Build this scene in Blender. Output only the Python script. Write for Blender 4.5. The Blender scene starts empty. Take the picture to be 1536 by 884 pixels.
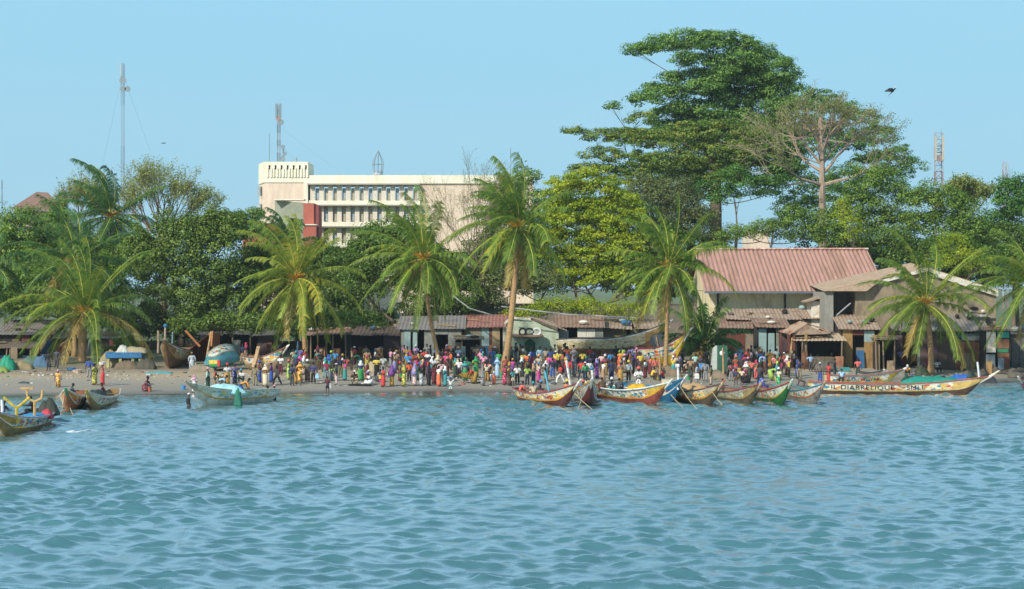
import bpy, math, random
import numpy as np
from mathutils import Vector, Matrix
R = math.radians
F, HZ, CAM = 3196.0, 430.0, 8.5          # focal length in px of the photo, horizon row, eye height (m)
sc = bpy.context.scene
COL = sc.collection
SUN_AZ, SUN_EL = -140.0, 38.0            # compass from +Y, clockwise; behind the camera to its left

def at(px, py, Y): return Vector(((px-768)*Y/F, Y, CAM-(py-HZ)*Y/F))
def wx(px, Y): return (px-768)*Y/F
def srgb(h):
    h = h.lstrip('#'); c = [int(h[i:i+2], 16)/255 for i in (0, 2, 4)]
    return tuple(((v+.055)/1.055)**2.4 if v > .04045 else v/12.92 for v in c)

# ---------------------------------------------------------------- objects
def link(o, parent=None):
    COL.objects.link(o)
    if parent is not None: o.parent = parent
    return o
def tag(o, label=None, cat=None, group=None, kind=None):
    if label: o['label'] = label
    if cat: o['category'] = cat
    if group: o['group'] = group
    if kind: o['kind'] = kind
    return o
def empty(name, loc, label=None, cat=None, group=None, rz=0):
    o = bpy.data.objects.new(name, None); o.empty_display_size = .3
    o.location = loc; o.rotation_euler = (0, 0, rz); link(o)
    return tag(o, label, cat, group)
def mesh_np(name, V, Q, var=None, smooth=False, attrs=None):
    V = np.asarray(V, dtype=np.float32); Q = np.asarray(Q, dtype=np.int32)
    me = bpy.data.meshes.new(name); n, k = Q.shape
    me.vertices.add(len(V)); me.vertices.foreach_set('co', V.ravel())
    me.loops.add(n*k); me.loops.foreach_set('vertex_index', Q.ravel())
    me.polygons.add(n); me.polygons.foreach_set('loop_start', np.arange(0, n*k, k, dtype=np.int32))
    me.polygons.foreach_set('loop_total', np.full(n, k, dtype=np.int32))
    if smooth: me.polygons.foreach_set('use_smooth', np.ones(n, dtype=bool))
    me.update(calc_edges=True)
    if var is not None:
        a = me.attributes.new('var', 'FLOAT', 'FACE'); a.data.foreach_set('value', np.asarray(var, dtype=np.float32))
    for k_, v_ in (attrs or {}).items():
        a = me.attributes.new(k_, 'FLOAT', 'POINT'); a.data.foreach_set('value', np.asarray(v_, dtype=np.float32))
    return me

class MB:
    """collects shapes (world or local coordinates); build() links them as ONE mesh object"""
    def __init__(s): s.v = []; s.f = []; s.m = []; s.uv = {}
    def add(s, V, Fc, m=0):
        b = len(s.v); s.v += [tuple(p) for p in V]
        for f in Fc: s.f.append(tuple(i+b for i in f)); s.m.append(m)
        return s
    def box(s, x0, x1, y0, y1, z0, z1, m=0, rz=0, c=None, rx=0, ry=0):
        V = [Vector((x, y, z)) for z in (z0, z1) for x, y in ((x0, y0), (x1, y0), (x1, y1), (x0, y1))]
        if rz or rx or ry:
            c = Vector(c) if c is not None else sum(V, Vector())/8
            M = Matrix.Rotation(rz, 3, 'Z') @ Matrix.Rotation(ry, 3, 'Y') @ Matrix.Rotation(rx, 3, 'X')
            V = [c+M @ (p-c) for p in V]
        return s.add(V, [(3, 2, 1, 0), (4, 5, 6, 7), (0, 1, 5, 4), (1, 2, 6, 5), (2, 3, 7, 6), (3, 0, 4, 7)], m)
    def tube(s, pts, rad, n=6, m=0, cap=True):
        pts = [Vector(p) for p in pts]
        if not hasattr(rad, '__len__'): rad = [rad]*len(pts)
        V = []; Fc = []
        up = Vector((0.13, .21, 1)).normalized()
        for i, p in enumerate(pts):
            d = (pts[min(i+1, len(pts)-1)]-pts[max(i-1, 0)])
            d = d.normalized() if d.length > 1e-9 else Vector((0, 0, 1))
            a = d.cross(up)
            if a.length < .05: a = d.cross(Vector((1, 0, 0)))
            a.normalize(); b = d.cross(a)
            for k in range(n):
                t = 2*math.pi*k/n
                V.append(p+(a*math.cos(t)+b*math.sin(t))*rad[i])
        for i in range(len(pts)-1):
            for k in range(n):
                Fc.append((i*n+k, i*n+(k+1) % n, (i+1)*n+(k+1) % n, (i+1)*n+k))
        if cap: Fc.append(tuple(range(n-1, -1, -1))); Fc.append(tuple((len(pts)-1)*n+k for k in range(n)))
        return s.add(V, Fc, m)
    def prism(s, poly, thick, m=0):
        """planar polygon (list of 3D points) extruded by the vector thick"""
        n = len(poly); t = Vector(thick); A = [Vector(p) for p in poly]
        V = A+[p+t for p in A]
        return s.add(V, [tuple(range(n)), tuple(range(2*n-1, n-1, -1))]+[(i, i+n, (i+1) % n+n, (i+1) % n) for i in range(n)], m)
    def loft(s, rings, m=0, cap=True):
        """rings: (cx,cy,cz,rx,ry) ellipses"""
        n = 10; V = []; Fc = []
        for (cx, cy, cz, rx, ry) in rings:
            for k in range(n):
                t = 2*math.pi*k/n; V.append((cx+rx*math.cos(t), cy+ry*math.sin(t), cz))
        for i in range(len(rings)-1):
            for k in range(n): Fc.append((i*n+k, i*n+(k+1) % n, (i+1)*n+(k+1) % n, (i+1)*n+k))
        if cap: Fc.append(tuple(range(n-1, -1, -1))); Fc.append(tuple((len(rings)-1)*n+k for k in range(n)))
        return s.add(V, Fc, m)
    def ball(s, c, r, m=0, seg=8, rg=5):
        rx, ry, rz = r if hasattr(r, '__len__') else (r, r, r)
        rings = []
        for i in range(rg+1):
            a = math.pi*(i/rg-.5); k = max(math.cos(a), .02)
            rings.append((c[0], c[1], c[2]+rz*math.sin(a), rx*k, ry*k))
        return s.loft(rings, m)
    def corr(s, a, b, c, d, pitch=.3, amp=.04, m=0, th=.03):
        """corrugated sheet: corners a->b along the ridge direction, a->d down the slope; waves run a->d"""
        a, b, c, d = map(Vector, (a, b, c, d)); L = (b-a).length; n = max(2, int(L/pitch)*4)
        nrm = (b-a).cross(d-a).normalized()
        if nrm.z < 0: nrm = -nrm
        V = []; Fc = []
        for i in range(n+1):
            t = i/n; w = amp*math.sin(t*n*math.pi/2)
            p = a.lerp(b, t)+nrm*w; q = d.lerp(c, t)+nrm*w
            V += [p, q, p-nrm*th, q-nrm*th]
        for i in range(n):
            k = i*4; Fc += [(k, k+1, k+5, k+4), (k+2, k+6, k+7, k+3), (k+1, k+3, k+7, k+5), (k, k+4, k+6, k+2)]
        Fc += [(0, 2, 3, 1), (n*4, n*4+1, n*4+3, n*4+2)]
        return s.add(V, Fc, m)
    def mesh(s, name, off=(0, 0, 0), smooth=False):
        me = bpy.data.meshes.new(name); o = Vector(off)
        me.from_pydata([tuple(Vector(p)-o) for p in s.v], [], s.f)
        me.polygons.foreach_set('material_index', s.m)
        if smooth: me.polygons.foreach_set('use_smooth', [True]*len(s.f))
        me.update(); return me
    def build(s, name, mat, parent=None, smooth=False, label=None, local=False):
        off = (0, 0, 0) if (parent is None or local) else root_loc(parent)
        me = s.mesh(name, off, smooth)
        for mm in (mat if isinstance(mat, (list, tuple)) else [mat]): me.materials.append(mm)
        o = bpy.data.objects.new(name, me)
        if label: o['label'] = label
        return link(o, parent)
def root_loc(o):
    v = Vector(o.location); p = o.parent
    while p is not None: v += p.location; p = p.parent
    return v

# ---------------------------------------------------------------- materials
_M = {}
def newmat(name):
    m = bpy.data.materials.new(name); m.use_nodes = True; nt = m.node_tree
    return m, nt, nt.nodes['Principled BSDF']
def N(nt, t, **k):
    n = nt.nodes.new(t)
    for a, b in k.items(): setattr(n, a, b)
    return n
def mixc(nt, fac, a, b, mode='MIX'):
    n = N(nt, 'ShaderNodeMix', data_type='RGBA', blend_type=mode)
    for s_, v in ((n.inputs[0], fac), (n.inputs[6], a), (n.inputs[7], b)):
        if isinstance(v, bpy.types.NodeSocket): nt.links.new(v, s_)
        elif hasattr(v, '__len__'): s_.default_value = (*v[:3], 1)
        else: s_.default_value = v
    return n.outputs[2]
def ramp(nt, src, stops, interp='LINEAR'):
    n = N(nt, 'ShaderNodeValToRGB'); cr = n.color_ramp; cr.interpolation = interp
    while len(cr.elements) < len(stops): cr.elements.new(.5)
    for e, (p, c) in zip(cr.elements, stops):
        e.position = p; e.color = (*c, 1) if hasattr(c, '__len__') else (c, c, c, 1)
    nt.links.new(src, n.inputs[0]); return n.outputs[0]
def noise(nt, vec, scale, detail=4, rough=.6):
    n = N(nt, 'ShaderNodeTexNoise'); n.inputs['Scale'].default_value = scale
    n.inputs['Detail'].default_value = detail; n.inputs['Roughness'].default_value = rough
    if vec is not None: nt.links.new(vec, n.inputs['Vector'])
    return n.outputs['Fac']
def coord(nt, kind='Object', scale=None):
    v = N(nt, 'ShaderNodeTexCoord').outputs[kind]
    if scale is not None:
        mp = N(nt, 'ShaderNodeMapping'); mp.inputs['Scale'].default_value = scale; nt.links.new(v, mp.inputs[0]); v = mp.outputs[0]
    return v
def mat(name, col, rough=.8, var=.25, scale=1.5, col2=None, streak=None, metal=0, bump=0):
    """weathered surface: base colour broken up by two noises; col2 = stain / rust colour"""
    if name in _M: return _M[name]
    if isinstance(col, str): col = srgb(col)
    if isinstance(col2, str): col2 = srgb(col2)
    m, nt, bs = newmat(name)
    v = coord(nt, 'Object', streak)
    f1 = noise(nt, v, scale); f2 = noise(nt, v, scale*5.3, 3)
    d = tuple(c*(1-var) for c in col); l = tuple(min(1, c*(1+var)) for c in col)
    c = ramp(nt, f1, [(.3, d), (.7, l)])
    c = mixc(nt, .35, c, ramp(nt, f2, [(.35, tuple(x*.7 for x in d)), (.65, l)]))
    if col2 is not None:
        f3 = noise(nt, v, scale*.9+.1, 5, .7)
        c = mixc(nt, ramp(nt, f3, [(.48, 0.), (.62, 1.)]), c, col2)
    nt.links.new(c, bs.inputs['Base Color'])
    bs.inputs['Roughness'].default_value = rough; bs.inputs['Metallic'].default_value = metal
    if bump:
        b = N(nt, 'ShaderNodeBump'); b.inputs['Strength'].default_value = bump; b.inputs['Distance'].default_value = .05
        nt.links.new(f2, b.inputs['Height']); nt.links.new(b.outputs[0], bs.inputs['Normal'])
    _M[name] = m; return m
def leafmat(name, dark, light, third=None, trans=.3):
    if name in _M: return _M[name]
    dark, light = srgb(dark), srgb(light)
    m = bpy.data.materials.new(name); m.use_nodes = True; nt = m.node_tree; nt.nodes.clear()
    out = N(nt, 'ShaderNodeOutputMaterial'); a = N(nt, 'ShaderNodeAttribute', attribute_name='var')
    st = [(0, dark), (.75, light)]
    if third: st = [(0, dark), (.6, light), (.72, light), (.9, srgb(third))]
    c = ramp(nt, a.outputs['Fac'], st)
    d = N(nt, 'ShaderNodeBsdfDiffuse'); t = N(nt, 'ShaderNodeBsdfTranslucent'); g = N(nt, 'ShaderNodeBsdfGlossy')
    g.inputs['Roughness'].default_value = .45; g.inputs['Color'].default_value = (.6, .65, .4, 1)
    nt.links.new(c, d.inputs[0]); nt.links.new(c, t.inputs[0])
    mx = N(nt, 'ShaderNodeMixShader'); mx.inputs[0].default_value = trans
    nt.links.new(d.outputs[0], mx.inputs[1]); nt.links.new(t.outputs[0], mx.inputs[2])
    m2 = N(nt, 'ShaderNodeMixShader'); m2.inputs[0].default_value = .04
    nt.links.new(mx.outputs[0], m2.inputs[1]); nt.links.new(g.outputs[0], m2.inputs[2])
    nt.links.new(m2.outputs[0], out.inputs[0]); _M[name] = m; return m

# ---------------------------------------------------------------- terrain
SX = np.array([-3000, -60, -41, -25, 0, 15, 24, 34, 46, 70, 3000.]); SY = np.array([160, 161, 163, 167.5, 170, 172, 179, 186, 191, 194, 200.])
def shore(x): return np.interp(x, SX, SY)
def gz(x, y):
    d = np.asarray(y, float)-shore(x)
    z = np.interp(d, [-3000, -60, -20, 0, 4, 10, 22, 34, 60, 110, 200, 6000], [-6, -3, -1.1, 0, .16, .45, 1.15, 1.5, 2.0, 3.0, 3.4, 4.0])
    z = z+.04*np.sin(np.asarray(x)*.7+np.sin(y*.5)*1.3)*np.clip(d/4, 0, 1)+.05*np.sin(np.asarray(x)*.23+y*.31)*np.clip(d/6, 0, 1)
    return z
def G(px, Y): x = wx(px, Y); return Vector((x, Y, float(gz(x, Y))))
def ground_at(px, py):
    """the point of the beach seen at this pixel"""
    lo, hi = 100., 330.
    for _ in range(40):
        Y = (lo+hi)/2; x = wx(px, Y); row = HZ+(CAM-float(gz(x, Y)))*F/Y
        if row > py: lo = Y
        else: hi = Y
    return Vector((wx(px, lo), lo, float(gz(wx(px, lo), lo))))
def tensor(name, xs, ys, zf, m, attrs=None, disp=None):
    Xg, Yg = np.meshgrid(xs, ys); Zg = zf(Xg, Yg)
    if disp is not None: Xg, Yg, Zg = disp(Xg, Yg, Zg)
    V = np.stack([Xg.ravel(), Yg.ravel(), Zg.ravel()], 1); nx, ny = len(xs), len(ys)
    i = np.arange(nx-1)[None, :]+np.arange(ny-1)[:, None]*nx; i = i.ravel()
    me = mesh_np(name, V, np.stack([i, i+1, i+1+nx, i+nx], 1), smooth=True, attrs={k: f(Xg, Yg).ravel() for k, f in (attrs or {}).items()})
    me.materials.append(m); o = bpy.data.objects.new(name, me); link(o); tag(o, kind='structure'); return o
def sand_mat():
    m, nt, bs = newmat('beach_sand'); v = coord(nt)
    at_ = N(nt, 'ShaderNodeAttribute', attribute_name='inland')
    n1 = noise(nt, coord(nt, 'Object', (.12, .5, 1)), 1.0, 6, .65); n2 = noise(nt, v, 9, 5, .7)
    ad = N(nt, 'ShaderNodeMath', operation='MULTIPLY_ADD'); nt.links.new(n1, ad.inputs[0]); ad.inputs[1].default_value = 6.; nt.links.new(at_.outputs['Fac'], ad.inputs[2])
    mr = N(nt, 'ShaderNodeMapRange'); mr.inputs[1].default_value = 0; mr.inputs[2].default_value = 60; nt.links.new(ad.outputs[0], mr.inputs[0])
    c = ramp(nt, mr.outputs[0], [(0, srgb('4e4a42')), (.065, srgb('55514a')), (.12, srgb('7d776c')), (.27, srgb('8c8475')), (.34, srgb('9c8a70')), (.42, srgb('7d705c')), (.6, srgb('6b6650')), (1, srgb('55603a'))])
    c = mixc(nt, .5, c, ramp(nt, n2, [(.3, .25), (.7, .85)]), 'OVERLAY')
    nt.links.new(c, bs.inputs['Base Color'])
    nt.links.new(ramp(nt, mr.outputs[0], [(0, .12), (.055, .16), (.09, .6), (.14, .9)]), bs.inputs['Roughness'])
    b = N(nt, 'ShaderNodeBump'); b.inputs['Strength'].default_value = .55; b.inputs['Distance'].default_value = .05
    nt.links.new(noise(nt, v, 3, 6, .7), b.inputs['Height'])
    nt.links.new(ramp(nt, mr.outputs[0], [(.05, .05), (.15, .5)]), b.inputs['Strength'])
    nt.links.new(b.outputs[0], bs.inputs['Normal']); return m
tensor('ground', np.concatenate([[-3500, -1200, -500, -250, -140], np.arange(-90, 91, 1.), [140, 250, 500, 1200, 3500]]),
       np.concatenate([[-2500, -600, 0, 100, 130], np.arange(150, 240, .6), np.arange(240, 340, 6), [400, 600, 1200, 4000]]),
       gz, sand_mat(), {'inland': lambda x, y: y-shore(x)})

# ---------------------------------------------------------------- water
def water_mat():
    m, nt, bs = newmat('sea_water'); v = coord(nt)
    n1 = noise(nt, coord(nt, 'Object', (.05, .09, 1)), 1, 3)
    c = ramp(nt, n1, [(.3, srgb('325e62')), (.7, srgb('3a6a6e'))])
    fo = N(nt, 'ShaderNodeAttribute', attribute_name='foam')
    nf = ramp(nt, noise(nt, coord(nt, 'Object', (1.2, 2.6, 1)), 1.0, 6, .75), [(.45, 0.), (.62, 1.)])
    mm = N(nt, 'ShaderNodeMath', operation='MULTIPLY'); nt.links.new(fo.outputs['Fac'], mm.inputs[0]); nt.links.new(nf, mm.inputs[1])
    c = mixc(nt, mm.outputs[0], c, (.8, .85, .86)); nt.links.new(c, bs.inputs['Base Color']); bs.inputs['Roughness'].default_value = 1; bs.inputs['Specular IOR Level'].default_value = 0
    b = N(nt, 'ShaderNodeBump'); b.inputs['Strength'].default_value = .55; b.inputs['Distance'].default_value = .05
    nt.links.new(noise(nt, coord(nt, 'Object', (1.5, 3.4, 1)), 1.5, 5, .66), b.inputs['Height'])
    g = N(nt, 'ShaderNodeBsdfGlossy'); g.inputs['Roughness'].default_value = .16; g.inputs['Color'].default_value = (1, 1, 1, 1)
    fr = N(nt, 'ShaderNodeLayerWeight'); fr.inputs['Blend'].default_value = .5
    for n_ in (g, fr, bs): nt.links.new(b.outputs[0], n_.inputs['Normal'])
    k = N(nt, 'ShaderNodeMath', operation='MULTIPLY'); iv = N(nt, 'ShaderNodeMath', operation='SUBTRACT'); iv.inputs[0].default_value = 1; nt.links.new(mm.outputs[0], iv.inputs[1])
    fm = N(nt, 'ShaderNodeMapRange', interpolation_type='SMOOTHSTEP'); fm.inputs[1].default_value = .56; fm.inputs[2].default_value = .87; fm.inputs[3].default_value = .2; fm.inputs[4].default_value = .98; nt.links.new(fr.outputs['Facing'], fm.inputs[0]); nt.links.new(fm.outputs[0], k.inputs[0]); nt.links.new(iv.outputs[0], k.inputs[1])
    mx = N(nt, 'ShaderNodeMixShader'); nt.links.new(k.outputs[0], mx.inputs[0]); nt.links.new(bs.outputs[0], mx.inputs[1]); nt.links.new(g.outputs[0], mx.inputs[2])
    nt.links.new(mx.outputs[0], nt.nodes['Material Output'].inputs[0])
    return m
_rw = np.random.RandomState(7)
WAVES = []
for lam, cnt, st in ((9, 4, .0024), (5, 7, .003), (3.0, 10, .0038), (2.0, 14, .0056), (1.35, 20, .0068), (.95, 26, .0078), (.64, 26, .0078)):
    for _ in range(cnt):
        l = lam*_rw.uniform(.75, 1.3); a = R(78+_rw.normal(0, 34)); WAVES.append((2*math.pi/l, math.cos(a), math.sin(a), l*st*_rw.uniform(.5, 1.3), _rw.uniform(0, 6.28)))
def waves(X, Y, Z):
    amp = np.clip((shore(X)-Y+2)/16, .06, 1)*np.clip((95-np.abs(X))/20, 0, 1)*np.clip((Y-40)/8, 0, 1)
    # gusts: patches of rougher water
    amp = amp*(1+.35*np.sin(X*.11+Y*.05+2*np.sin(Y*.04))*np.sin(Y*.09-X*.03))
    dx = np.zeros_like(X); dy = np.zeros_like(X); dz = np.zeros_like(X)
    for k, cx, cy, a, ph in WAVES:
        t = k*(cx*X+cy*Y)+ph; s = np.sin(t); c = np.cos(t)
        dz += a*c; dx -= a*.8*cx*s; dy -= a*.8*cy*s
    return X+dx*amp, Y+dy*amp, Z+dz*amp
def foam(X, Y):
    d = shore(X)-Y
    f = np.clip(1-np.abs(d-.7-.5*np.sin(X*.9)-.6*np.sin(X*.21))/.7, 0, 1)*np.clip(np.sin(X*.37+1)+1.1, 0, 1)
    f = np.maximum(f, .8*np.clip(1-np.abs(d-3.4-.8*np.sin(X*.33+2))/.4, 0, 1)*np.clip(np.sin(X*.5), 0, 1))
    for (fx, fy, lx, ly) in ((-26.5, 125.6, 4.2, .5), (-20.5, 124, 2.0, .3)):
        f = np.maximum(f, np.exp(-((X-fx)/lx)**2-((Y-fy)/ly)**2))
    return f
tensor('water', np.concatenate([[-3500, -1500, -600, -250, -120, -70], np.arange(-50, 50.1, .15), [70, 120, 250, 600, 1500, 3500]]),
       np.concatenate([[-2500, -900, -300, -80, 0, 25, 40], np.arange(48, 120, .12), np.arange(120, 198, .15), [215]]),
       lambda x, y: np.zeros_like(x), water_mat(), {'foam': foam}, waves)

# ---------------------------------------------------------------- vegetation
def unit(v): return v/np.maximum(np.linalg.norm(v, axis=1, keepdims=True), 1e-6)
def leaf_quads(P, Nrm, L, W, rs):
    t = unit(np.cross(Nrm, rs.normal(size=P.shape))); b = unit(np.cross(Nrm, t))
    L = L[:, None]; W = W[:, None]
    V = np.stack([P-t*L/2, P+b*W/2+Nrm*W*.15, P+t*L/2, P-b*W/2+Nrm*W*.15], 1).reshape(-1, 3)
    return V, np.arange(len(P)*4).reshape(-1, 4)
def crown_mesh(name, lobes, rs, leaf=.26, dens=1.0, flat=.65, inner=.62, core=.12, per=34, sig=.5):
    """lobes: (centre xyz, radii xyz). Clumps of leaves through the outer shell of each lobe."""
    P = []; Nn = []; Va = []
    for (c, r) in lobes:
        c = np.array(c); r = np.array(r); area = 4*math.pi*((r[0]*r[1]+r[1]*r[2]+r[0]*r[2])/3)
        n = max(5, int(area*dens*.85))
        u = unit(rs.normal(size=(n, 3))); u[:, 2] = np.where(u[:, 2] < -.5, -u[:, 2], u[:, 2])
        bump = 1+.16*np.sin(u[:, 0]*5.1+c[0])*np.cos(u[:, 1]*4.3+c[1])+.1*np.sin(u[:, 2]*9+c[2])
        f = np.where(rs.rand(n) < core, rs.uniform(.2, inner, n), rs.uniform(inner, 1.06, n))
        cl = c+u*r*(f*bump)[:, None]; cv = rs.rand(n); k = np.maximum(4, (per*rs.uniform(.5, 1.5, n)).astype(int)); idx = np.repeat(np.arange(n), k)
        sg = sig*rs.uniform(.6, 1.3, n)[idx][:, None]
        d = rs.normal(size=(len(idx), 3)); d = d/np.maximum(1, np.linalg.norm(d, axis=1, keepdims=True)/1.6)
        p = cl[idx]+d*sg*np.array([1, 1, flat])
        nn = unit(u[idx]*.35+unit(d)*.55+rs.normal(size=p.shape)*.38+np.array([0, 0, .45]))
        P.append(p); Nn.append(nn); Va.append(np.clip(cv[idx]*.62+rs.rand(len(idx))*.38, 0, 1))
    P = np.concatenate(P); Nn = np.concatenate(Nn); Va = np.concatenate(Va)
    L = leaf*rs.uniform(.7, 1.35, len(P)); V, Q = leaf_quads(P, Nn, L, L*rs.uniform(.5, .75, len(P)), rs)
    return V, Q, Va
def bez(a, b, bend, n=6):
    a, b = Vector(a), Vector(b); m = (a+b)/2+Vector(bend)
    return [a*(1-t)**2+m*2*t*(1-t)+b*t*t for t in (i/(n-1) for i in range(n))]
BARK = mat('bark_grey_brown', '7a6a58', .9, .3, 2.2, streak=(1, 1, .25)); BARKD = mat('bark_dark', '4a4036', .9, .3, 2.2, streak=(1, 1, .25))
BARKP = mat('bark_pale', 'a08c78', .9, .25, 2.0, streak=(1, 1, .3)); TWIG = mat('twig_brown', '7c6750', .9, .2, 3)
_seed = [100]
def tree(name, label, Y, base, lobes, leafm, cat='tree', leaf=.3, dens=1., tr=.35, bark=None, limbs=True, group=None, depth=None, gy=None, per=34, sig=.5, flat=.65, core=.12, inner=.62, fk=None):
    """base px of trunk; lobes given in photo pixels (px, py, rpx, rpy[, dY]) and turned to metres at depth Y"""
    _seed[0] += 1; rs = np.random.RandomState(_seed[0]); rd = random.Random(_seed[0])
    s = Y/F; b = G(base, Y); root = empty(name, b, label, cat, group)
    LB = []
    for l in lobes:
        dy = l[4] if len(l) > 4 else rs.uniform(-.25, .25)*l[2]*s
        c = at(l[0], l[1], Y); rx, rz = l[2]*s, l[3]*s
        LB.append(((c.x*(Y+dy)/Y, Y+dy, c.z), (rx, (rx+rz)/2*(depth or .85), rz)))
    V, Q, Va = crown_mesh('crown', LB, rs, leaf*.68, dens*1.25, per=int(per*1.75), sig=sig, flat=flat, core=core, inner=inner)
    V = V-np.array(b); me = mesh_np('crown', V, Q, Va); me.materials.append(leafm)
    link(bpy.data.objects.new('crown', me), root)
    # trunk and limbs: one wooden body; every lobe hangs on the nearest lower limb
    mb = MB(); zs = sorted(l[0][2]-l[1][2]*.5 for l in LB)
    cx = sum(l[0][0] for l in LB)/len(LB); cy = sum(l[0][1] for l in LB)/len(LB)
    fork = Vector((b.x+(cx-b.x)*.2, b.y, b.z+max(1.2, (zs[0]-b.z)*(.8 if fk is None else fk))))
    p = bez((b.x, b.y, b.z-.3), fork, (rd.uniform(-.3, .3), 0, 0), 6)
    mb.tube(p, [tr*1.35, tr*1.1, tr, tr*.92, tr*.86, tr*.8], 9)
    if limbs:
        nodes = [(fork, tr*.8)]
        for (c, r) in sorted(LB, key=lambda l: (Vector(l[0])-fork).length):
            e = Vector(c)+Vector((0, 0, -r[2]*.15))
            n0, r0 = min(nodes, key=lambda q: (q[0]-e).length*(1.+(1.6 if q[0].z > e.z-.2 else 0))-q[1]*2.5)
            D = (e-n0).length; q = bez(n0, e, (rd.uniform(-.12, .12)*D, rd.uniform(-.12, .12)*D, -D*.1+rd.uniform(-.06, .06)*D), 7)
            w = max(.06, r0*.72); rr = [w*(1-.09*i) for i in range(7)]; mb.tube(q, rr, 6)
            nodes += [(q[i], rr[i]) for i in (2, 3, 4, 5, 6)]
            for _ in range(6):
                u = Vector((rd.uniform(-1, 1), rd.uniform(-1, 1), rd.uniform(-.2, .9))).normalized()
                t = Vector(c)+Vector((u.x*r[0], u.y*r[1], u.z*r[2]))*.85; k = 3+_ % 4
                mb.tube(bez(q[k], t, (0, 0, -.15*r[2]), 5), [rr[k]*.5, rr[k]*.4, rr[k]*.3, rr[k]*.2, .015], 4)
    mb.build('trunk', bark or BARK, root, smooth=True)
    return root
def bare_tree(name, label, Y, base, top, half, leafm, nleaf=3, leafs=.16, tr=.3, spread=55, levels=6, bark=None, cat='tree', fork=None, group=None, flat=1., seed=1, ratio=.8, tip=.02, nbr=7, leader=0):
    """branchy tree: recursion; top = photo row of the crown top, half = half width in px"""
    rd = random.Random(seed); rs = np.random.RandomState(seed)
    s = Y/F; b = G(base, Y); root = empty(name, b, label, cat, group)
    ht = at(base, top, Y).z-b.z; fz = (at(base, fork, Y).z-b.z) if fork else ht*.3
    mb = MB(); tips = []
    def grow(p, d, L, r, lv):
        q = p; pts = [p]
        for i in range(3):
            d = (d+Vector((rd.uniform(-.16, .16), rd.uniform(-.16, .16), rd.uniform(-.06, .16)*flat))).normalized(); q = q+d*L/3; pts.append(q)
        r2 = max(tip*.6, r*.66); mb.tube(pts, [r, r*.88, r*.77, r2], 5 if r > .06 else 3, cap=False)
        if lv <= 1: tips.extend(pts[1:])
        if lv <= 0: return
        k = 3 if rd.random() < .55 else 2
        for j in range(k):
            ax = Vector((rd.uniform(-1, 1), rd.uniform(-1, 1), rd.uniform(-1, 1))).normalized()
            nd = (Matrix.Rotation(R(rd.uniform(.25, 1.)*spread*.72), 3, ax) @ d); nd.z = nd.z*.85+.1*flat; nd.normalize()
            grow(pts[-1] if j < 2 else pts[2], nd, L*ratio*rd.uniform(.8, 1.15), r2*.82, lv-1)
    f = Vector((b.x, b.y, b.z+fz)); mb.tube([(b.x, b.y, b.z-.3), b.lerp(f, .5)+Vector((.1, 0, 0)), f], [tr*1.3, tr, tr*.85], 8)
    SS = sum(ratio**i for i in range(levels+1)); hw = half*s; hh = ht-fz; nb = nbr
    for j in range(nb):
        u = -1+2*(j+.5)/nb; tx = u*hw*.95; tz = hh*(1-abs(u)**2.2*.62); ty = rd.uniform(-.5, .5)*hw*.7
        d = Vector((tx, ty, tz)); L = d.length/SS*1.06
        if leader:
            q = j/(nb-1)*2-1; h0 = hh*.62*(1-abs(q)**.8)*rd.uniform(.8, 1.1); o = f+Vector((0, 0, h0)); sg = 1 if j % 2 else -1
            tgt = Vector((u*hw*1.02, ty*1.4, hh*(1-abs(u)**2.*.8)*(.55+.4*rd.random()))); d = tgt-Vector((0, 0, h0)); grow(o, d.normalized(), d.length/SS*1.05, tr*(.5-.22*h0/hh), levels); continue
        grow(f if j % 2 == 0 else f+Vector((0, 0, hh*.04*rd.random())), d.normalized(), L, tr*.55, levels)
    if leader:
        t_ = f+Vector((-.3, 0, hh*.66)); mb.tube([f, f.lerp(t_, .5)+Vector((.15, 0, 0)), t_], [tr*.8, tr*.6, tr*.32], 7); nb2 = 7
        for j in range(nb2*2):
            u = rd.uniform(-1, 1); o = f.lerp(t_, rd.uniform(.3, 1)); tgt = Vector((f.x+u*hw, f.y+rd.uniform(-.6, .6)*hw, f.z+hh*(1-abs(u)**2*.75)*rd.uniform(.6, 1.02))); d = tgt-o
            grow(o, d.normalized(), d.length/SS*1.05, tr*.24, levels)
    mb.build('trunk', bark or TWIG, root)
    T = np.array([tuple(t) for t in tips]); T = np.repeat(T, nleaf, 0)+rs.normal(size=(len(T)*nleaf, 3))*.22
    if nleaf:
        n = unit(rs.normal(size=T.shape)+np.array([0, 0, .6])); L = leafs*rs.uniform(.7, 1.4, len(T))
        V, Q = leaf_quads(T, n, L, L*.6, rs); me = mesh_np('crown', V-np.array(b), Q, rs.rand(len(T))); me.materials.append(leafm)
        link(bpy.data.objects.new('crown', me), root)
    return root

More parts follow.
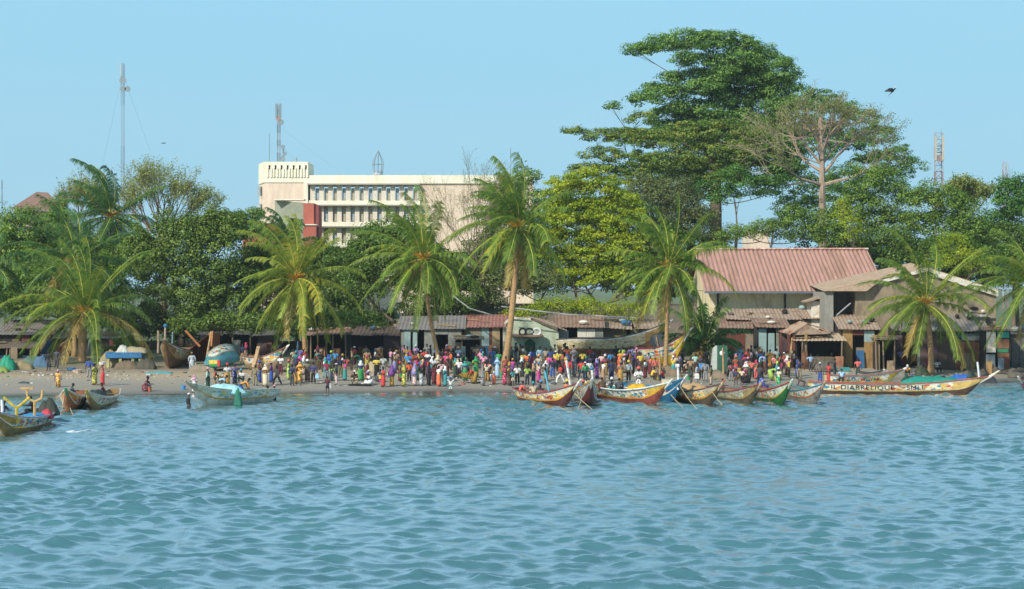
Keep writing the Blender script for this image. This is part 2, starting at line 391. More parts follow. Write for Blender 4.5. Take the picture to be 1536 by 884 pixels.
PALM = leafmat('palm_leaf', '2f5220', '6f8c34', 'a8a43c', .4); PALMD = leafmat('palm_leaf_deep', '26482c', '4c763c', '7a8c40', .35)
PALMY = leafmat('palm_leaf_yellowing', '3f5e1e', '8c9c3a', 'c0ac3e', .35)
RACH = mat('palm_rib_yellow_green', 'b8b04a', .6, .2, 3); BOOT = mat('palm_fibre_orange', 'd0902a', .8, .3, 6); DEADF = mat('dead_frond_tan', 'a88c64', .9, .3, 6)
PTRUNK = mat('palm_trunk_bark', 'a8875c', .9, .22, 3, col2='8a7052', streak=(.6, .6, 5)); COCO = mat('green_coconut', '9a9c28', .5, .2, 5)
DEADL = leafmat('dying_frond_leaf', '6a5a30', '9c8448', 'a88c50', .35)
def frond(C, az, el, L, rs, wind=.0, droop=1., leaf=1.0, n=60):
    d = np.array([math.cos(az)*math.cos(el), math.sin(az)*math.cos(el), math.sin(el)]); p = np.array(C, float); pts = [p.copy()]; ds = [d]
    seg = 14; st = L/seg
    for i in range(seg):
        t = i/seg; d = d+np.array([-wind*(.05+.12*t), 0, -.07*droop*(.35+1.6*t)]); d /= np.linalg.norm(d); p = p+d*st; pts.append(p.copy()); ds.append(d.copy())
    pts = np.array(pts); ds = np.array(ds); V = []; Q = []; Va = []
    side0 = np.cross(ds[0], [0, 0, 1.]); side0 = side0/max(1e-3, np.linalg.norm(side0))
    fv = rs.rand(); gj = {}
    for j in range(n):
        t = .14+.86*(j+.5)/n; k = min(seg-1, int(t*seg)); f = t*seg-k; q = pts[k]*(1-f)+pts[k+1]*f; dd = ds[k+1]
        s = np.cross(dd, [0, 0, 1.]); ln = np.linalg.norm(s); s = s/ln if ln > .25 else side0
        if np.dot(s, side0) < 0: s = -s
        up = np.cross(s, dd); ll = 1.3*leaf*(math.sin(min(1, .2+t*.95)*math.pi*.84)**.5)
        for sg in (-1, 1):
            key = (j//3, sg)
            if key not in gj: gj[key] = (rs.uniform(.7, 1.12), rs.uniform(-.3, .35), rs.uniform(.6, 1.5), rs.rand())
            gl, ga, gd, gv = gj[key]; l2 = ll*gl*rs.uniform(.9, 1.08)
            o = s*sg*(.8+ga*.4)+up*.22+dd*(.5+ga); o /= np.linalg.norm(o)
            a = q; b = a+o*l2*.3; g = np.array([-wind*.9, 0, -1.15*gd]); o2 = o+g*.75; o2 /= np.linalg.norm(o2)
            c = b+o2*l2*.36; o3 = o2+g*1.5; o3 /= np.linalg.norm(o3); e = c+o3*l2*.36
            w = dd*.03; base = len(V)
            V += [a-w, a+w, b-w*1.2, b+w*1.2, c-w*.9, c+w*.9, e-w*.15, e+w*.15]
            Q += [(base, base+1, base+3, base+2), (base+2, base+3, base+5, base+4), (base+4, base+5, base+7, base+6)]
            Va += [min(.99, fv*.4+gv*.45+rs.rand()*.2)]*3
    # rachis
    for i in range(seg):
        r1, r2 = .065*(1-i/seg*.8), .065*(1-(i+1)/seg*.8); base = len(V); s = side0; u = np.cross(s, ds[i])
        for q, r in ((pts[i], r1), (pts[i+1], r2)): V += [q+s*r, q+u*r, q-s*r, q-u*r]
        for k in range(4): Q.append((base+k, base+(k+1) % 4, base+4+(k+1) % 4, base+4+k)); Va.append(2.)
    return np.array(V), np.array(Q), np.array(Va)
def palm(label, Y, base, crown, L, nf=22, tr=.2, leafm=None, coco=0, wind=.5, dead=4, seed=1, group='coconut palms along the beach', leaf=.95, bend=0, elmin=-55, boots=True, basepos=None, droop=1.):
    rs = np.random.RandomState(seed); rd = random.Random(seed)
    b = G(base, Y); C = at(crown[0], crown[1], Y); root = empty('coconut_palm', b, label, 'palm tree', group)
    off = np.array(b)
    pts = bez((b.x, b.y, b.z-.3), C, (bend, 0, 0), 12); mb = MB()
    rr = [tr*(1.9 if i == 0 else 1.4 if i == 1 else 1.15-.02*i)*(1+.04*(i % 2)) for i in range(12)]
    mb.tube(pts, rr, 9); mb.build('trunk', PTRUNK, root, smooth=True)
    lm = leafm or PALM
    nf = int(nf*1.45)
    for i in range(nf):
        u = i/nf; el = R(84-u**.85*(84-elmin)+rs.uniform(-12, 12)); az = i*2.39996+rs.uniform(-.25, .25)
        V, Q, Va = frond(C, az, el, L*rs.uniform(.78, 1.14), rs, wind*(1. if u < .5 else .45), droop*(.8+.5*u)*rs.uniform(.75, 1.3), leaf*rs.uniform(.85, 1.1))
        me = mesh_np('frond', V-off, Q, Va); me.materials.append(DEADL if (i > nf-5 and rs.rand() < .45) else lm); me.materials.append(RACH)
        mi = (Va > 1.5).astype(np.int32); me.polygons.foreach_set('material_index', mi); link(bpy.data.objects.new('frond', me), root)
    if boots:
        mb = MB(); c = Vector(C)
        for i in range(26):
            a = i*2.4; e = .3+.5*rd.random(); d = Vector((math.cos(a), math.sin(a), e)).normalized()
            mb.tube([c-Vector((0, 0, .35)), c+d*.35, c+d*rd.uniform(.8, 1.35)+Vector((0, 0, -.05))], [.13, .12, .03], 5)
        mb.build('fibre_sheath', BOOT, root)
    for i in range(dead):
        mb = MB(); a = rd.uniform(0, 6.28); l = rd.uniform(.9, 1.9)
        p0 = Vector(C)+Vector((math.cos(a)*.15, math.sin(a)*.15, -.1))
        mb.tube([p0, p0+Vector((math.cos(a)*.45, math.sin(a)*.45, -.15)), p0+Vector((math.cos(a)*.6, math.sin(a)*.6, -l*.55)), p0+Vector((math.cos(a)*.45, math.sin(a)*.45, -l))], [.05, .07, .07, .02], 5)
        for k in range(9):
            q = p0+Vector((math.cos(a)*.58, math.sin(a)*.58, -l*(.4+.06*k))); h = Vector((rd.uniform(-.3, .3), rd.uniform(-.3, .3), -.5)); w = Vector((.03, .02, 0))
            mb.add([q-w, q+w, q+h+w*.3, q+h-w*.3], [(0, 1, 2, 3)])
        mb.build('dead_frond', DEADF, root)
    for i in range(coco):
        mb = MB(); a = -R(90)+(i-(coco-1)/2)*.9; c = Vector(C)+Vector((math.cos(a)*.5, math.sin(a)*.5, -.45))
        for k in range(9): mb.ball(c+Vector((rd.uniform(-.28, .28), rd.uniform(-.2, .2), rd.uniform(-.35, .2))), (.12, .12, .15), seg=6, rg=4)
        mb.build('coconut_bunch', COCO, root, smooth=True)
    return root
PG = None
palm('tall coconut palm with wind-swept crown against the sky in front of the white mast', 232, 175, (166, 325), 7.2, 26, .2, PALMD, 1, .6, 5, 3, leaf=1.15, droop=.72)
palm('big short-trunked palm with stout orange-brown trunk at the left end of the beach', 198, 122, (126, 468), 8.2, 26, .36, PALM, 0, .35, 2, 5, elmin=-20, leaf=1.1, droop=1.05)
palm('palm rising behind the big short-trunked palm with upright fronds', 207, 112, (112, 395), 7.2, 22, .2, PALMD, 0, .5, 2, 8, leaf=1.1, elmin=-30)
palm('dark palm cut by the left edge of the view beside the thatched hut', 205, -25, (-22, 395), 5.6, 20, .2, PALMD, 0, .4, 2, 9)
palm('palm with yellow-green drooping fronds over the crowd left of the leaning palm', 193, 460, (443, 418), 6.7, 26, .2, PALMY, 1, .4, 6, 12, bend=.3)
palm('small palm top standing in front of the red wall of the white building', 222, 448, (432, 372), 4.6, 14, .18, PALMD, 0, .5, 1, 13, elmin=-20)
palm('palm with a slender trunk leaning left and bunches of green coconuts', 192, 663, (634, 388), 6.6, 26, .17, PALM, 3, .35, 8, 15, bend=-.5)
palm('largest centre palm with thick pale trunk and bright orange heart', 189, 755, (776, 340), 6.2, 28, .25, PALM, 1, .45, 4, 18, bend=.5, leaf=1.1)
palm('palm with straight slim trunk behind the beached yellow and red boat', 190, 998, (1003, 400), 6.2, 26, .17, PALM, 1, .3, 4, 21, leaf=1.0)
palm('palm with curved pale trunk and coconuts in front of the grey gable wall', 196, 1396, (1388, 455), 6.9, 24, .24, PALM, 3, .4, 8, 24, bend=.4, elmin=-40)
palm('palm cut by the right edge of the view with long arching fronds', 196, 1556, (1552, 425), 6.8, 22, .2, PALM, 1, .35, 4, 27)
palm('low bushy young palm without a trunk right of the slim-trunked palm', 201, 1056, (1056, 520), 4.6, 20, .16, PALMD, 0, .1, 3, 29, elmin=0, boots=False)
palm('low young palm with a few upright fronds behind the beached blue cart', 201, 188, (186, 540), 2.4, 12, .1, PALM, 0, .1, 2, 30, elmin=5, boots=False, leaf=.7)

L_MANGO = leafmat('mango_leaf', '34501c', '748a3c', None, .2); L_DARK = leafmat('dark_leaf', '2e471c', '627c34', None, .2)
L_MID = leafmat('mid_green_leaf', '3a5c20', '7c983e', None, .3); L_YEL = leafmat('yellow_green_leaf', '6e8c22', 'aab830', 'bcb830', .45)
L_OLIVE = leafmat('olive_leaf', '44602a', '789040', 'a8a040', .3); L_KAPOK = leafmat('kapok_leaf', '345c2a', '749848', None, .25)
L_DULL = leafmat('dull_feathery_leaf', '46532f', '78814f', None, .3); L_SPARSE = leafmat('sparse_leaf', '64783a', 'a3aa62', None, .3)
L_BRIGHT = leafmat('bright_green_leaf', '2c5426', '5f8c3c', None, .3); L_RUST = leafmat('russet_leaf', '566434', '80904c', '94924a', .3)

tree('mango_tree', 'dense round dark mango tree above the beached boats at left', 214, 268,
     [(262, 372, 52, 50), (320, 385, 50, 62), (230, 420, 40, 60), (290, 440, 60, 55), (345, 440, 42, 50), (208, 370, 22, 32), (345, 350, 26, 26), (300, 345, 34, 24), (225, 478, 34, 26), (300, 480, 58, 24), (330, 486, 34, 16, -8), (365, 484, 26, 16, -8), (285, 490, 30, 13, -7)], L_MANGO, leaf=.34, dens=1.15, tr=.45, bark=BARKD)
tree('mango_tree', 'dark leafy tree filling the gap behind the yellow-green palm', 219, 480,
     [(400, 405, 46, 45), (450, 430, 40, 45), (505, 425, 42, 55), (480, 390, 32, 24), (385, 465, 40, 38), (520, 470, 38, 36), (440, 475, 44, 28), (395, 482, 30, 17, -13), (425, 488, 26, 15, -14), (505, 478, 34, 16, -18), (545, 476, 30, 16, -14), (470, 480, 26, 14, -18)], L_DARK, leaf=.34, dens=1.0, tr=.4, bark=BARKD)
tree('mango_tree', 'broad dark tree with crooked low limbs behind the leaning palm', 212, 590,
     [(560, 385, 40, 34), (600, 350, 36, 22), (545, 430, 40, 44), (600, 420, 48, 44), (655, 420, 40, 44), (690, 450, 30, 34), (625, 375, 42, 30), (640, 462, 44, 24), (585, 362, 50, 20)], L_DARK, leaf=.32, dens=1.0, tr=.36, bark=BARK)
tree('leafy_tree', 'bright leafy tree top just below the windows of the white building', 238, 560,
     [(560, 352, 28, 20), (545, 378, 34, 22), (590, 372, 30, 22), (520, 400, 40, 22), (490, 385, 30, 18)], L_MID, leaf=.34, dens=1.0, tr=.3)
tree('leafy_tree', 'green tree behind the palms at the left edge of the beach', 226, 40,
     [(30, 350, 46, 42), (80, 345, 36, 36), (10, 400, 40, 50), (60, 400, 50, 44), (130, 400, 44, 50), (160, 450, 40, 44), (60, 450, 60, 40), (190, 400, 30, 40)], L_MID, leaf=.34, dens=.9, tr=.4)
tree('leafy_tree', 'dim far treetops between the mango tree and the white tower', 330, 368,
     [(355, 332, 30, 14), (382, 326, 18, 12), (335, 345, 40, 20), (380, 345, 30, 16)], L_MID, leaf=.5, dens=.7, tr=.3)
bare_tree('spreading_tree', 'wide thinly leafed tree with fan of fine branches behind the mango tree', 262, 245, 254, 125, L_SPARSE, 3, .2, .34, 40, 5, fork=372, seed=5, nbr=11, ratio=.84)
bare_tree('spreading_tree', 'thin pale-leafed tree left of the wind-swept palm', 255, 118, 266, 60, L_SPARSE, 2, .2, .2, 42, 5, fork=352, seed=9, ratio=.84)
bare_tree('bare_tree', 'nearly leafless branching tree in front of the white building wall', 228, 716, 248, 78, L_SPARSE, 1, .13, .24, 44, 5, fork=425, seed=12, bark=BARK, ratio=.84)
YF = [(868+dx*22+(dy % 2)*11, 285+dy*24, 20, 13) for dy in range(6) for dx in (-2, -1, 0, 1, 2, 3) if abs(dx*22-5)+abs(dy-2.5)*12 < 78]
tree('yellow_leaf_tree', 'yellow-green leafy tree right of the largest centre palm', 222, 864,
     [(850, 285, 40, 26), (895, 275, 40, 24), (925, 310, 36, 26), (860, 325, 48, 26), (905, 350, 46, 26), (840, 365, 34, 22), (880, 385, 44, 22), (935, 380, 36, 26), (860, 420, 44, 20), (915, 420, 48, 22), (955, 345, 22, 22), (830, 300, 20, 20), (945, 440, 26, 20)]+YF,
     L_YEL, leaf=.34, dens=.72, tr=.3, sig=.45, flat=.4, core=.05, bark=BARK)
tree('dark_tree', 'shadowy dark tree behind the yellow-green tree', 236, 890, [(850, 330, 50, 45), (920, 340, 60, 55), (870, 410, 60, 45), (945, 420, 50, 40), (990, 430, 40, 36), (1010, 380, 50, 40)], L_DARK, leaf=.4, dens=.7, tr=.3)
tree('hedge', 'yellow-green hedge spilling over the compound wall behind the shacks', 212, 845,
     [(800, 470, 26, 10), (835, 462, 34, 13), (875, 462, 34, 14), (910, 470, 26, 14), (945, 468, 24, 18), (770, 476, 22, 8)], L_YEL, cat='hedge', leaf=.26, dens=1.2, tr=.12, limbs=False)
tree('feathery_tree', 'dull green feathery tree between the yellow-green tree and the giant tree', 240, 985,
     [(975, 310, 48, 34), (1020, 320, 42, 36), (985, 350, 50, 34), (1035, 350, 36, 34), (960, 285, 30, 20), (1010, 290, 34, 24), (1050, 325, 22, 24)], L_DULL, leaf=.3, dens=1.1, tr=.25, sig=.6)
# the giant kapok
def rl(cx, cy, rx, ry, n, r, h, seed):
    q = random.Random(seed); o = []
    while len(o) < n:
        u, v = q.uniform(-1, 1), q.uniform(-1, 1)
        if u*u+v*v < 1: o.append((cx+u*rx, cy+v*ry, r*q.uniform(.7, 1.3), h*q.uniform(.7, 1.3), q.uniform(-2, 5)))
    return o
big = rl(1085, 118, 85, 38, 16, 24, 13, 1)+rl(1080, 205, 95, 45, 20, 26, 15, 2)+[(958, 76, 30, 12, 0), (990, 68, 34, 17, 2), (1030, 66, 40, 19, -1), (1070, 66, 42, 21, 0), (1110, 76, 42, 24, 1), (1145, 92, 36, 24, 2), (1172, 110, 26, 24, -1), (1185, 128, 20, 22, 0), (1120, 112, 44, 22, 3), (1065, 92, 44, 14, 1), (1025, 92, 26, 11, -2),
       (1010, 118, 26, 13, 1), (1000, 142, 38, 15, 0), (965, 152, 28, 11, -2), (1050, 132, 36, 16, -1), (1045, 112, 30, 12, 2), (1085, 128, 34, 14, 5), (985, 128, 22, 9, 3), (1000, 168, 34, 12, 3), (1035, 162, 46, 14, 1), (1085, 150, 36, 18, 4), (918, 160, 14, 6, 0), (1125, 150, 38, 22, 3), (1160, 150, 30, 26, 1), (1180, 165, 22, 22, 2),
       (1100, 190, 60, 26, 5), (1150, 195, 40, 34, 4), (1060, 210, 56, 28, 6), (1010, 190, 44, 20, 5), (960, 205, 40, 18, 5), (1130, 240, 50, 34, 5), (1075, 255, 54, 30, 6), (1025, 255, 44, 26, 6), (1165, 245, 28, 34, 4), (980, 250, 40, 24, 6), (1150, 280, 30, 22, 5), (1050, 285, 36, 20, 6)]
tree('giant_tree', 'giant umbrella-topped kapok tree towering above everything at right', 264, 1070, big,
     L_KAPOK, leaf=.36, dens=1.0, tr=.85, flat=.4, sig=.55, bark=mat('bark_rosy_brown', '6e5a50', .9, .25, 2), core=.1, fk=1.12)
tree('olive_tree', 'tree with olive and yellow leaves under the left side of the giant tree', 252, 1000,
     [(865, 196, 22, 8), (895, 205, 30, 12), (935, 205, 30, 14), (960, 180, 26, 12), (900, 232, 34, 12), (945, 240, 40, 16), (990, 215, 44, 18), (1040, 200, 44, 18), (1085, 195, 40, 18), (1130, 205, 30, 18), (1010, 245, 50, 20), (1070, 235, 54, 24), (1110, 230, 34, 18), (880, 255, 26, 10), (1000, 280, 40, 18), (1090, 270, 30, 16), (960, 268, 44, 18), (915, 262, 34, 16), (1060, 262, 40, 20)],
     L_OLIVE, leaf=.32, dens=.95, tr=.55, flat=.4, sig=.45, bark=BARKD, core=.06)
tree('young_tree', 'slim tree with bare lower trunk showing against the sky gap above the red roof', 244, 1104,
     [(1085, 285, 24, 12), (1125, 275, 34, 13), (1150, 290, 20, 9), (1075, 300, 20, 10), (1105, 262, 30, 13), (1060, 282, 26, 12), (1160, 272, 24, 12), (1100, 292, 24, 10)], L_BRIGHT, leaf=.3, dens=.9, tr=.22, bark=BARK, core=.05, sig=.4)
bare_tree('branchy_tree', 'tall pale-trunked tree with spreading nearly bare brown branches', 246, 1233, 132, 130, L_RUST, 3, .17, .46, 56, 4, bark=BARKP, fork=278, seed=31, tip=.035, nbr=9, ratio=.82, leader=1)
tree('dark_tree', 'dark leafy tree behind the pale branchy tree', 262, 1250,
     [(1190, 170, 30, 24), (1215, 150, 30, 18), (1250, 160, 34, 20), (1290, 180, 34, 20), (1320, 205, 30, 18), (1345, 235, 30, 16), (1180, 215, 34, 30), (1280, 215, 40, 24), (1365, 250, 22, 12), (1190, 270, 34, 30), (1300, 250, 36, 26), (1230, 220, 40, 44), (1180, 250, 30, 50), (1260, 290, 50, 40), (1200, 320, 40, 36), (1335, 270, 40, 24), (1160, 160, 18, 16)],
     L_KAPOK, leaf=.34, dens=.8, tr=.5, flat=.4, sig=.5, bark=BARKD)
tree('leafy_tree', 'round green tree standing right of the pale branchy tree', 236, 1320,
     [(1310, 275, 40, 24), (1290, 310, 50, 26), (1345, 300, 40, 26), (1260, 335, 44, 26), (1330, 340, 50, 28), (1290, 365, 50, 24)], L_MID, leaf=.32, dens=1., tr=.3)
tree('leafy_tree', 'broad green tree below the red and white lattice mast', 232, 1425,
     [(1400, 300, 44, 24), (1440, 315, 40, 24), (1395, 340, 50, 28), (1450, 350, 44, 28), (1420, 380, 60, 26), (1480, 385, 40, 28)], L_MID, leaf=.32, dens=1., tr=.3)
tree('leafy_tree', 'darker bush tree in front of the roof ridge right of the warehouse', 228, 1370,
     [(1350, 370, 36, 22), (1400, 390, 44, 26), (1345, 395, 26, 22), (1450, 410, 44, 24), (1500, 420, 36, 22)], L_DARK, leaf=.3, dens=1.1, tr=.25)
tree('yellow_leaf_tree', 'low bright yellow-green bush behind the grey gable', 224, 1440,
     [(1425, 365, 24, 14), (1440, 385, 24, 14), (1410, 395, 24, 12), (1465, 400, 22, 12)], L_YEL, leaf=.26, dens=.9, tr=.15)
tree('leafy_tree', 'rounded dark-leafed tree at the far right against the sky', 262, 1520,
     [(1510, 285, 26, 18), (1540, 280, 30, 20), (1515, 310, 34, 22), (1550, 320, 40, 30), (1500, 335, 30, 20)], L_BRIGHT, leaf=.36, dens=.95, tr=.3)
bare_tree('spreading_tree', 'thin twiggy tree beside the foot of the red and white mast', 250, 1445, 268, 55, L_SPARSE, 3, .22, .2, 45, 5, fork=330, seed=44)
tree('leafy_tree', 'mixed green tree right behind the red roof ridge', 240, 1160,
     [(1120, 352, 40, 14), (1160, 345, 36, 18), (1190, 330, 30, 24), (1210, 355, 40, 18), (1080, 358, 30, 12), (1240, 350, 30, 18), (1040, 355, 26, 14)], L_MID, leaf=.3, dens=.95, tr=.25)
tree('dark_tree', 'dark treetops filling the right edge below the rounded tree', 240, 1530, [(1500, 360, 34, 24), (1540, 365, 40, 30), (1530, 400, 50, 26), (1470, 350, 26, 18)], L_DARK, leaf=.34, dens=.9, tr=.25)
tree('yellow_leaf_tree', 'yellow-green shrub tree growing up through the darker leaves above the roof', 230, 1275, [(1270, 330, 18, 18), (1282, 352, 18, 14), (1262, 308, 10, 10)], L_YEL, leaf=.26, dens=.8, tr=.12)

tree('dark_tree', 'shadowy tree behind the largest centre palm trunk', 226, 800, [(800, 400, 36, 34), (770, 420, 40, 30), (820, 430, 40, 30), (730, 455, 34, 24), (790, 370, 26, 20)], L_DARK, leaf=.34, dens=.9, tr=.25)
tree('dark_bush', 'low dark bush mass under the mango tree branches', 216, 215, [(195, 492, 34, 20), (240, 500, 40, 16), (300, 505, 50, 14), (360, 500, 50, 18), (410, 500, 36, 18), (165, 480, 24, 26)], L_DARK, cat='bush', leaf=.32, dens=.9, tr=.1, limbs=False)
tree('dark_bush', 'low dark bush mass behind the brown board shelter', 214, 520, [(470, 492, 40, 18), (530, 490, 40, 18), (580, 485, 40, 20), (640, 480, 40, 18), (680, 470, 26, 18)], L_DARK, cat='bush', leaf=.32, dens=.9, tr=.1, limbs=False)
for i, (p, t, hw, m_) in enumerate(((-30, 345, 50, L_MID), (60, 352, 50, L_DARK), (150, 360, 50, L_MID), (420, 385, 60, L_DARK), (520, 380, 50, L_MID), (640, 385, 50, L_DARK), (760, 378, 50, L_MID), (960, 372, 60, L_DARK), (1060, 372, 44, L_MID), (1230, 372, 50, L_DARK), (1330, 366, 60, L_MID), (1450, 362, 60, L_DARK), (1560, 362, 60, L_MID))):
    tree('far_tree', 'far %s treetop %s' % ('dull green' if m_ is L_MID else 'dark green', ('at the left edge of the view', 'under the red-brown hipped roof', 'behind the wind-swept palm', 'behind the small palm by the red wall', 'below the office block windows', 'behind the leaning palm crown', 'behind the largest centre palm', 'behind the feathery tree', 'behind the giant trunk', 'behind the pale branchy trunk', 'behind the round green tree', 'behind the red and white mast', 'at the right edge of the view')[i]),
         275, p, [(p-hw*.5, t+18, hw*.6, 26), (p+hw*.4, t+14, hw*.6, 28), (p, t+40, hw*.9, 34)], m_, leaf=.5, dens=.6, tr=.3, limbs=False, group='far trees behind the beach')

tree('leafy_tree', 'green tree hiding the right end of the office block behind the largest palm', 231, 770, [(740, 292, 26, 20), (768, 278, 24, 16), (745, 330, 34, 30), (785, 300, 30, 26), (800, 345, 36, 34), (755, 375, 40, 30), (725, 380, 34, 26), (795, 270, 18, 14), (700, 400, 36, 22)], L_MID, leaf=.32, dens=.9, tr=.25)
tree('leafy_tree', 'grey-green tree closing the gap between the leaning palm and the largest palm', 216, 700, [(690, 425, 30, 26), (720, 420, 30, 28), (755, 420, 34, 26), (790, 430, 26, 22), (820, 425, 26, 22), (670, 445, 26, 22), (735, 450, 26, 22)], L_DULL, leaf=.3, dens=1., tr=.2)
tree('leafy_tree', 'pale green tree behind the stout-trunked palm and the thatched shelter', 218, 150, [(60, 420, 50, 34), (110, 440, 40, 34), (20, 440, 40, 34), (150, 420, 40, 40), (60, 465, 60, 20), (140, 468, 40, 20)], L_MID, leaf=.32, dens=1., tr=.25)

for i, (p, t, m_, lb) in enumerate(((1640, 330, L_MID, 'green tree just beyond the right edge of the view'), (1760, 345, L_DARK, 'dark tree further beyond the right edge of the view'), (1900, 350, L_MID, 'broad tree far beyond the right edge'), (2080, 360, L_DARK, 'outermost dark tree on the right'), (-110, 335, L_DARK, 'dark tree just beyond the left edge of the view'), (-230, 345, L_MID, 'green tree further beyond the left edge of the view'), (-370, 350, L_DARK, 'broad tree far beyond the left edge'), (-540, 360, L_MID, 'outermost green tree on the left'))):
    tree('leafy_tree', lb, 232+(i % 3)*9, p, [(p-40, t+40, 50, 36), (p+40, t+45, 52, 38), (p, t+15, 56, 34), (p-20, t+95, 80, 44), (p+30, t+120, 80, 40)], m_, leaf=.4, dens=.8, tr=.35)
# ---------------------------------------------------------------- buildings
def pbox(mb, px0, px1, py0, py1, Y0, Y1, m=0, Yref=None):
    Yr = Yref or Y0; a = at(px0, py0, Yr); b = at(px1, py1, Yr)
    return mb.box(min(a.x, b.x), max(a.x, b.x), Y0, Y1, min(a.z, b.z), max(a.z, b.z), m)
CREAM = mat('cream_render', 'ece6cf', .85, .08, .35, col2='dcd3b8', streak=(1, 1, .25)); PINKW = mat('pale_pink_render', 'e3cdb6', .85, .08, .3, col2='d2bba4', streak=(1, 1, .2)); PIER = mat('white_pier', 'dccfba', .85, .06, .8)
SHADE = mat('grey_concrete_fin', '9a9385', .9, .15, 1.2); GLASS = mat('window_glass', '98a4a8', .45, .3, .6); CURT = mat('window_curtain', 'a8a08c', .5, .3, .7)
RED = mat('red_render', 'b0604f', .85, .1, .5); RED_SHADED = mat('shaded_red_render', '8a4444', .85, .1, .5); GREYG = mat('grey_green_render', '8a8f7c', .85, .1, .4); DARKIN = mat('dark_shade_tone', '2a2622', .9, .3, 2)  # near-black stands in for shade inside openings and shacks; also dark bundles
b = G(430, 352); wb = empty('office_building', b, 'long cream and pink office block with white tower, rising behind the palms', 'building')
mb = MB()
x0, x1 = wx(397, 350), wx(461, 350); xl = wx(389, 357); zt = at(0, 243, 350).z; z7 = at(0, 274, 350).z; zg = b.z
foot = [(x0, 350), (x1, 350), (x1, 360), (xl+.4, 360), (xl, 357)]
mb.prism([(x, y, zg-.5) for x, y in foot], (0, 0, z7-zg+.5)); mb.build('wall', PINKW, wb)
mb = MB(); mb.prism([(x+(-.12 if i in (0, 3, 4) else .12), y-(.12 if i < 2 else 0), z7) for i, (x, y) in enumerate(foot)], (0, 0, zt-z7)); pbox(mb, 456, 461.8, 274, 305, 349.7, 351)
for i in range(7):                                                  # fins under the parapet openings
    p = 404+i*9.1; pbox(mb, p-3.6, p-1.4, 252, 266, 349.7, 349.95); pbox(mb, p+1.4, p+3.6, 252, 266, 349.7, 349.95)
mb.build('parapet', CREAM, wb)
for i in range(7):
    mb = MB(); p = 404+i*9.1; pbox(mb, p-1.1, p+1.1, 248, 254, 349.8, 350.4); mb.build('vent_opening', DARKIN, wb)  # dark blocks, colour standing in for the shade within each opening
for py in (280, 306):
    mb = MB(); xx = (x0+xl)/2; mb.box(xx-.55, xx-.05, 352.9, 353.6, at(0, py+14, 353).z, at(0, py, 353).z, rz=R(-22)); mb.build('window', GLASS, wb)
mb = MB(); pbox(mb, 461.5, 800, 300, 470, 350.6, 362, Yref=350); pbox(mb, 628, 800, 272, 470, 350.2, 350.6, Yref=350); mb.build('wall', PINKW, wb)
mb = MB(); pbox(mb, 461.5, 800, 263, 275.5, 349.9, 362, Yref=350)
for py in (301, 333, 365): pbox(mb, 461.5, 630, py, py+6.5, 349.9, 350.6, Yref=350)
mb.build('parapet', CREAM, wb)
for r_, (ys, y0_, y1_) in enumerate(((276, 281.5, 301), (307.5, 313, 333), (339.5, 345, 365))):
    mb = MB(); pbox(mb, 461.6, 630, ys, ys+2, 349.1, 350.6, Yref=350); mb.build('sunshade', SHADE, wb)
    mb = MB()
    for i in range(13):
        p = 469+i*13.35; pbox(mb, p-3.6, p+3.4, y0_-3, y1_, 350.0, 350.55, Yref=350)
    mb.build('pier', PIER, wb)
    for i in range(12):
        p = 475.7+i*13.35; mb = MB(); pbox(mb, p-2.4, p+2.4, y0_+1, y1_-1, 350.35, 350.58, Yref=350)
        mb.build('window', (GLASS if (i*7+r_*5) % 3 == 0 else CURT), wb)
# red annex in front
mb = MB(); pbox(mb, 364, 412, 335, 420, 338, 344); pbox(mb, 455, 471, 305, 420, 336, 342); pbox(mb, 458, 474, 338, 420, 334, 335.9)
rb = empty('red_annex', G(420, 340), 'low brick-red annex with grey-green side wall in front of the white tower', 'building'); mb.build('wall', RED, rb)
mb = MB(); mb.prism([at(412, 300, 341), at(456, 304.5, 338), at(456, 420, 338), at(412, 420, 341)], (0, 1.2, 0)); mb.build('side_wall', GREYG, rb)
mb = MB(); pbox(mb, 471.3, 478, 308, 420, 336.3, 342); mb.build('corner_wall', RED_SHADED, rb)  # right face of the red tower: its shade put into the darker red
mb = MB(); pbox(mb, 411, 456, 298.5, 300.5, 339, 342); pbox(mb, 363, 413, 333.5, 335, 337.8, 344.2); pbox(mb, 457, 475, 336.5, 338, 333.8, 336); mb.build('coping', CREAM, rb)
# brown-roofed house far left, pale house in the gap
hb = empty('house', G(55, 300), 'far house with rounded red-brown hipped roof above the left treetops', 'house')
mb = MB(); c = [at(14, 314, 296), at(100, 318, 296), at(100, 318, 312), at(14, 314, 312)]; t = [at(55, 288, 302), at(72, 289, 302)]
mb.add(c+t, [(0, 1, 5, 4), (1, 2, 5), (2, 3, 4, 5), (3, 0, 4)]); mb.build('roof', mat('red_brown_tile', '85685a', .9, .2, 1.5), hb)
mb = MB(); pbox(mb, 22, 92, 317, 400, 298, 309); mb.build('wall', PINKW, hb)
hb = empty('house', G(1140, 330), 'pale far house glimpsed through the gap in the trees above the red roof', 'house')
mb = MB(); pbox(mb, 1126, 1154, 347, 400, 330, 342); mb.build('wall', PINKW, hb); mb = MB(); pbox(mb, 1125, 1155, 345, 346.9, 329.6, 342.4); mb.build('parapet', CREAM, hb)

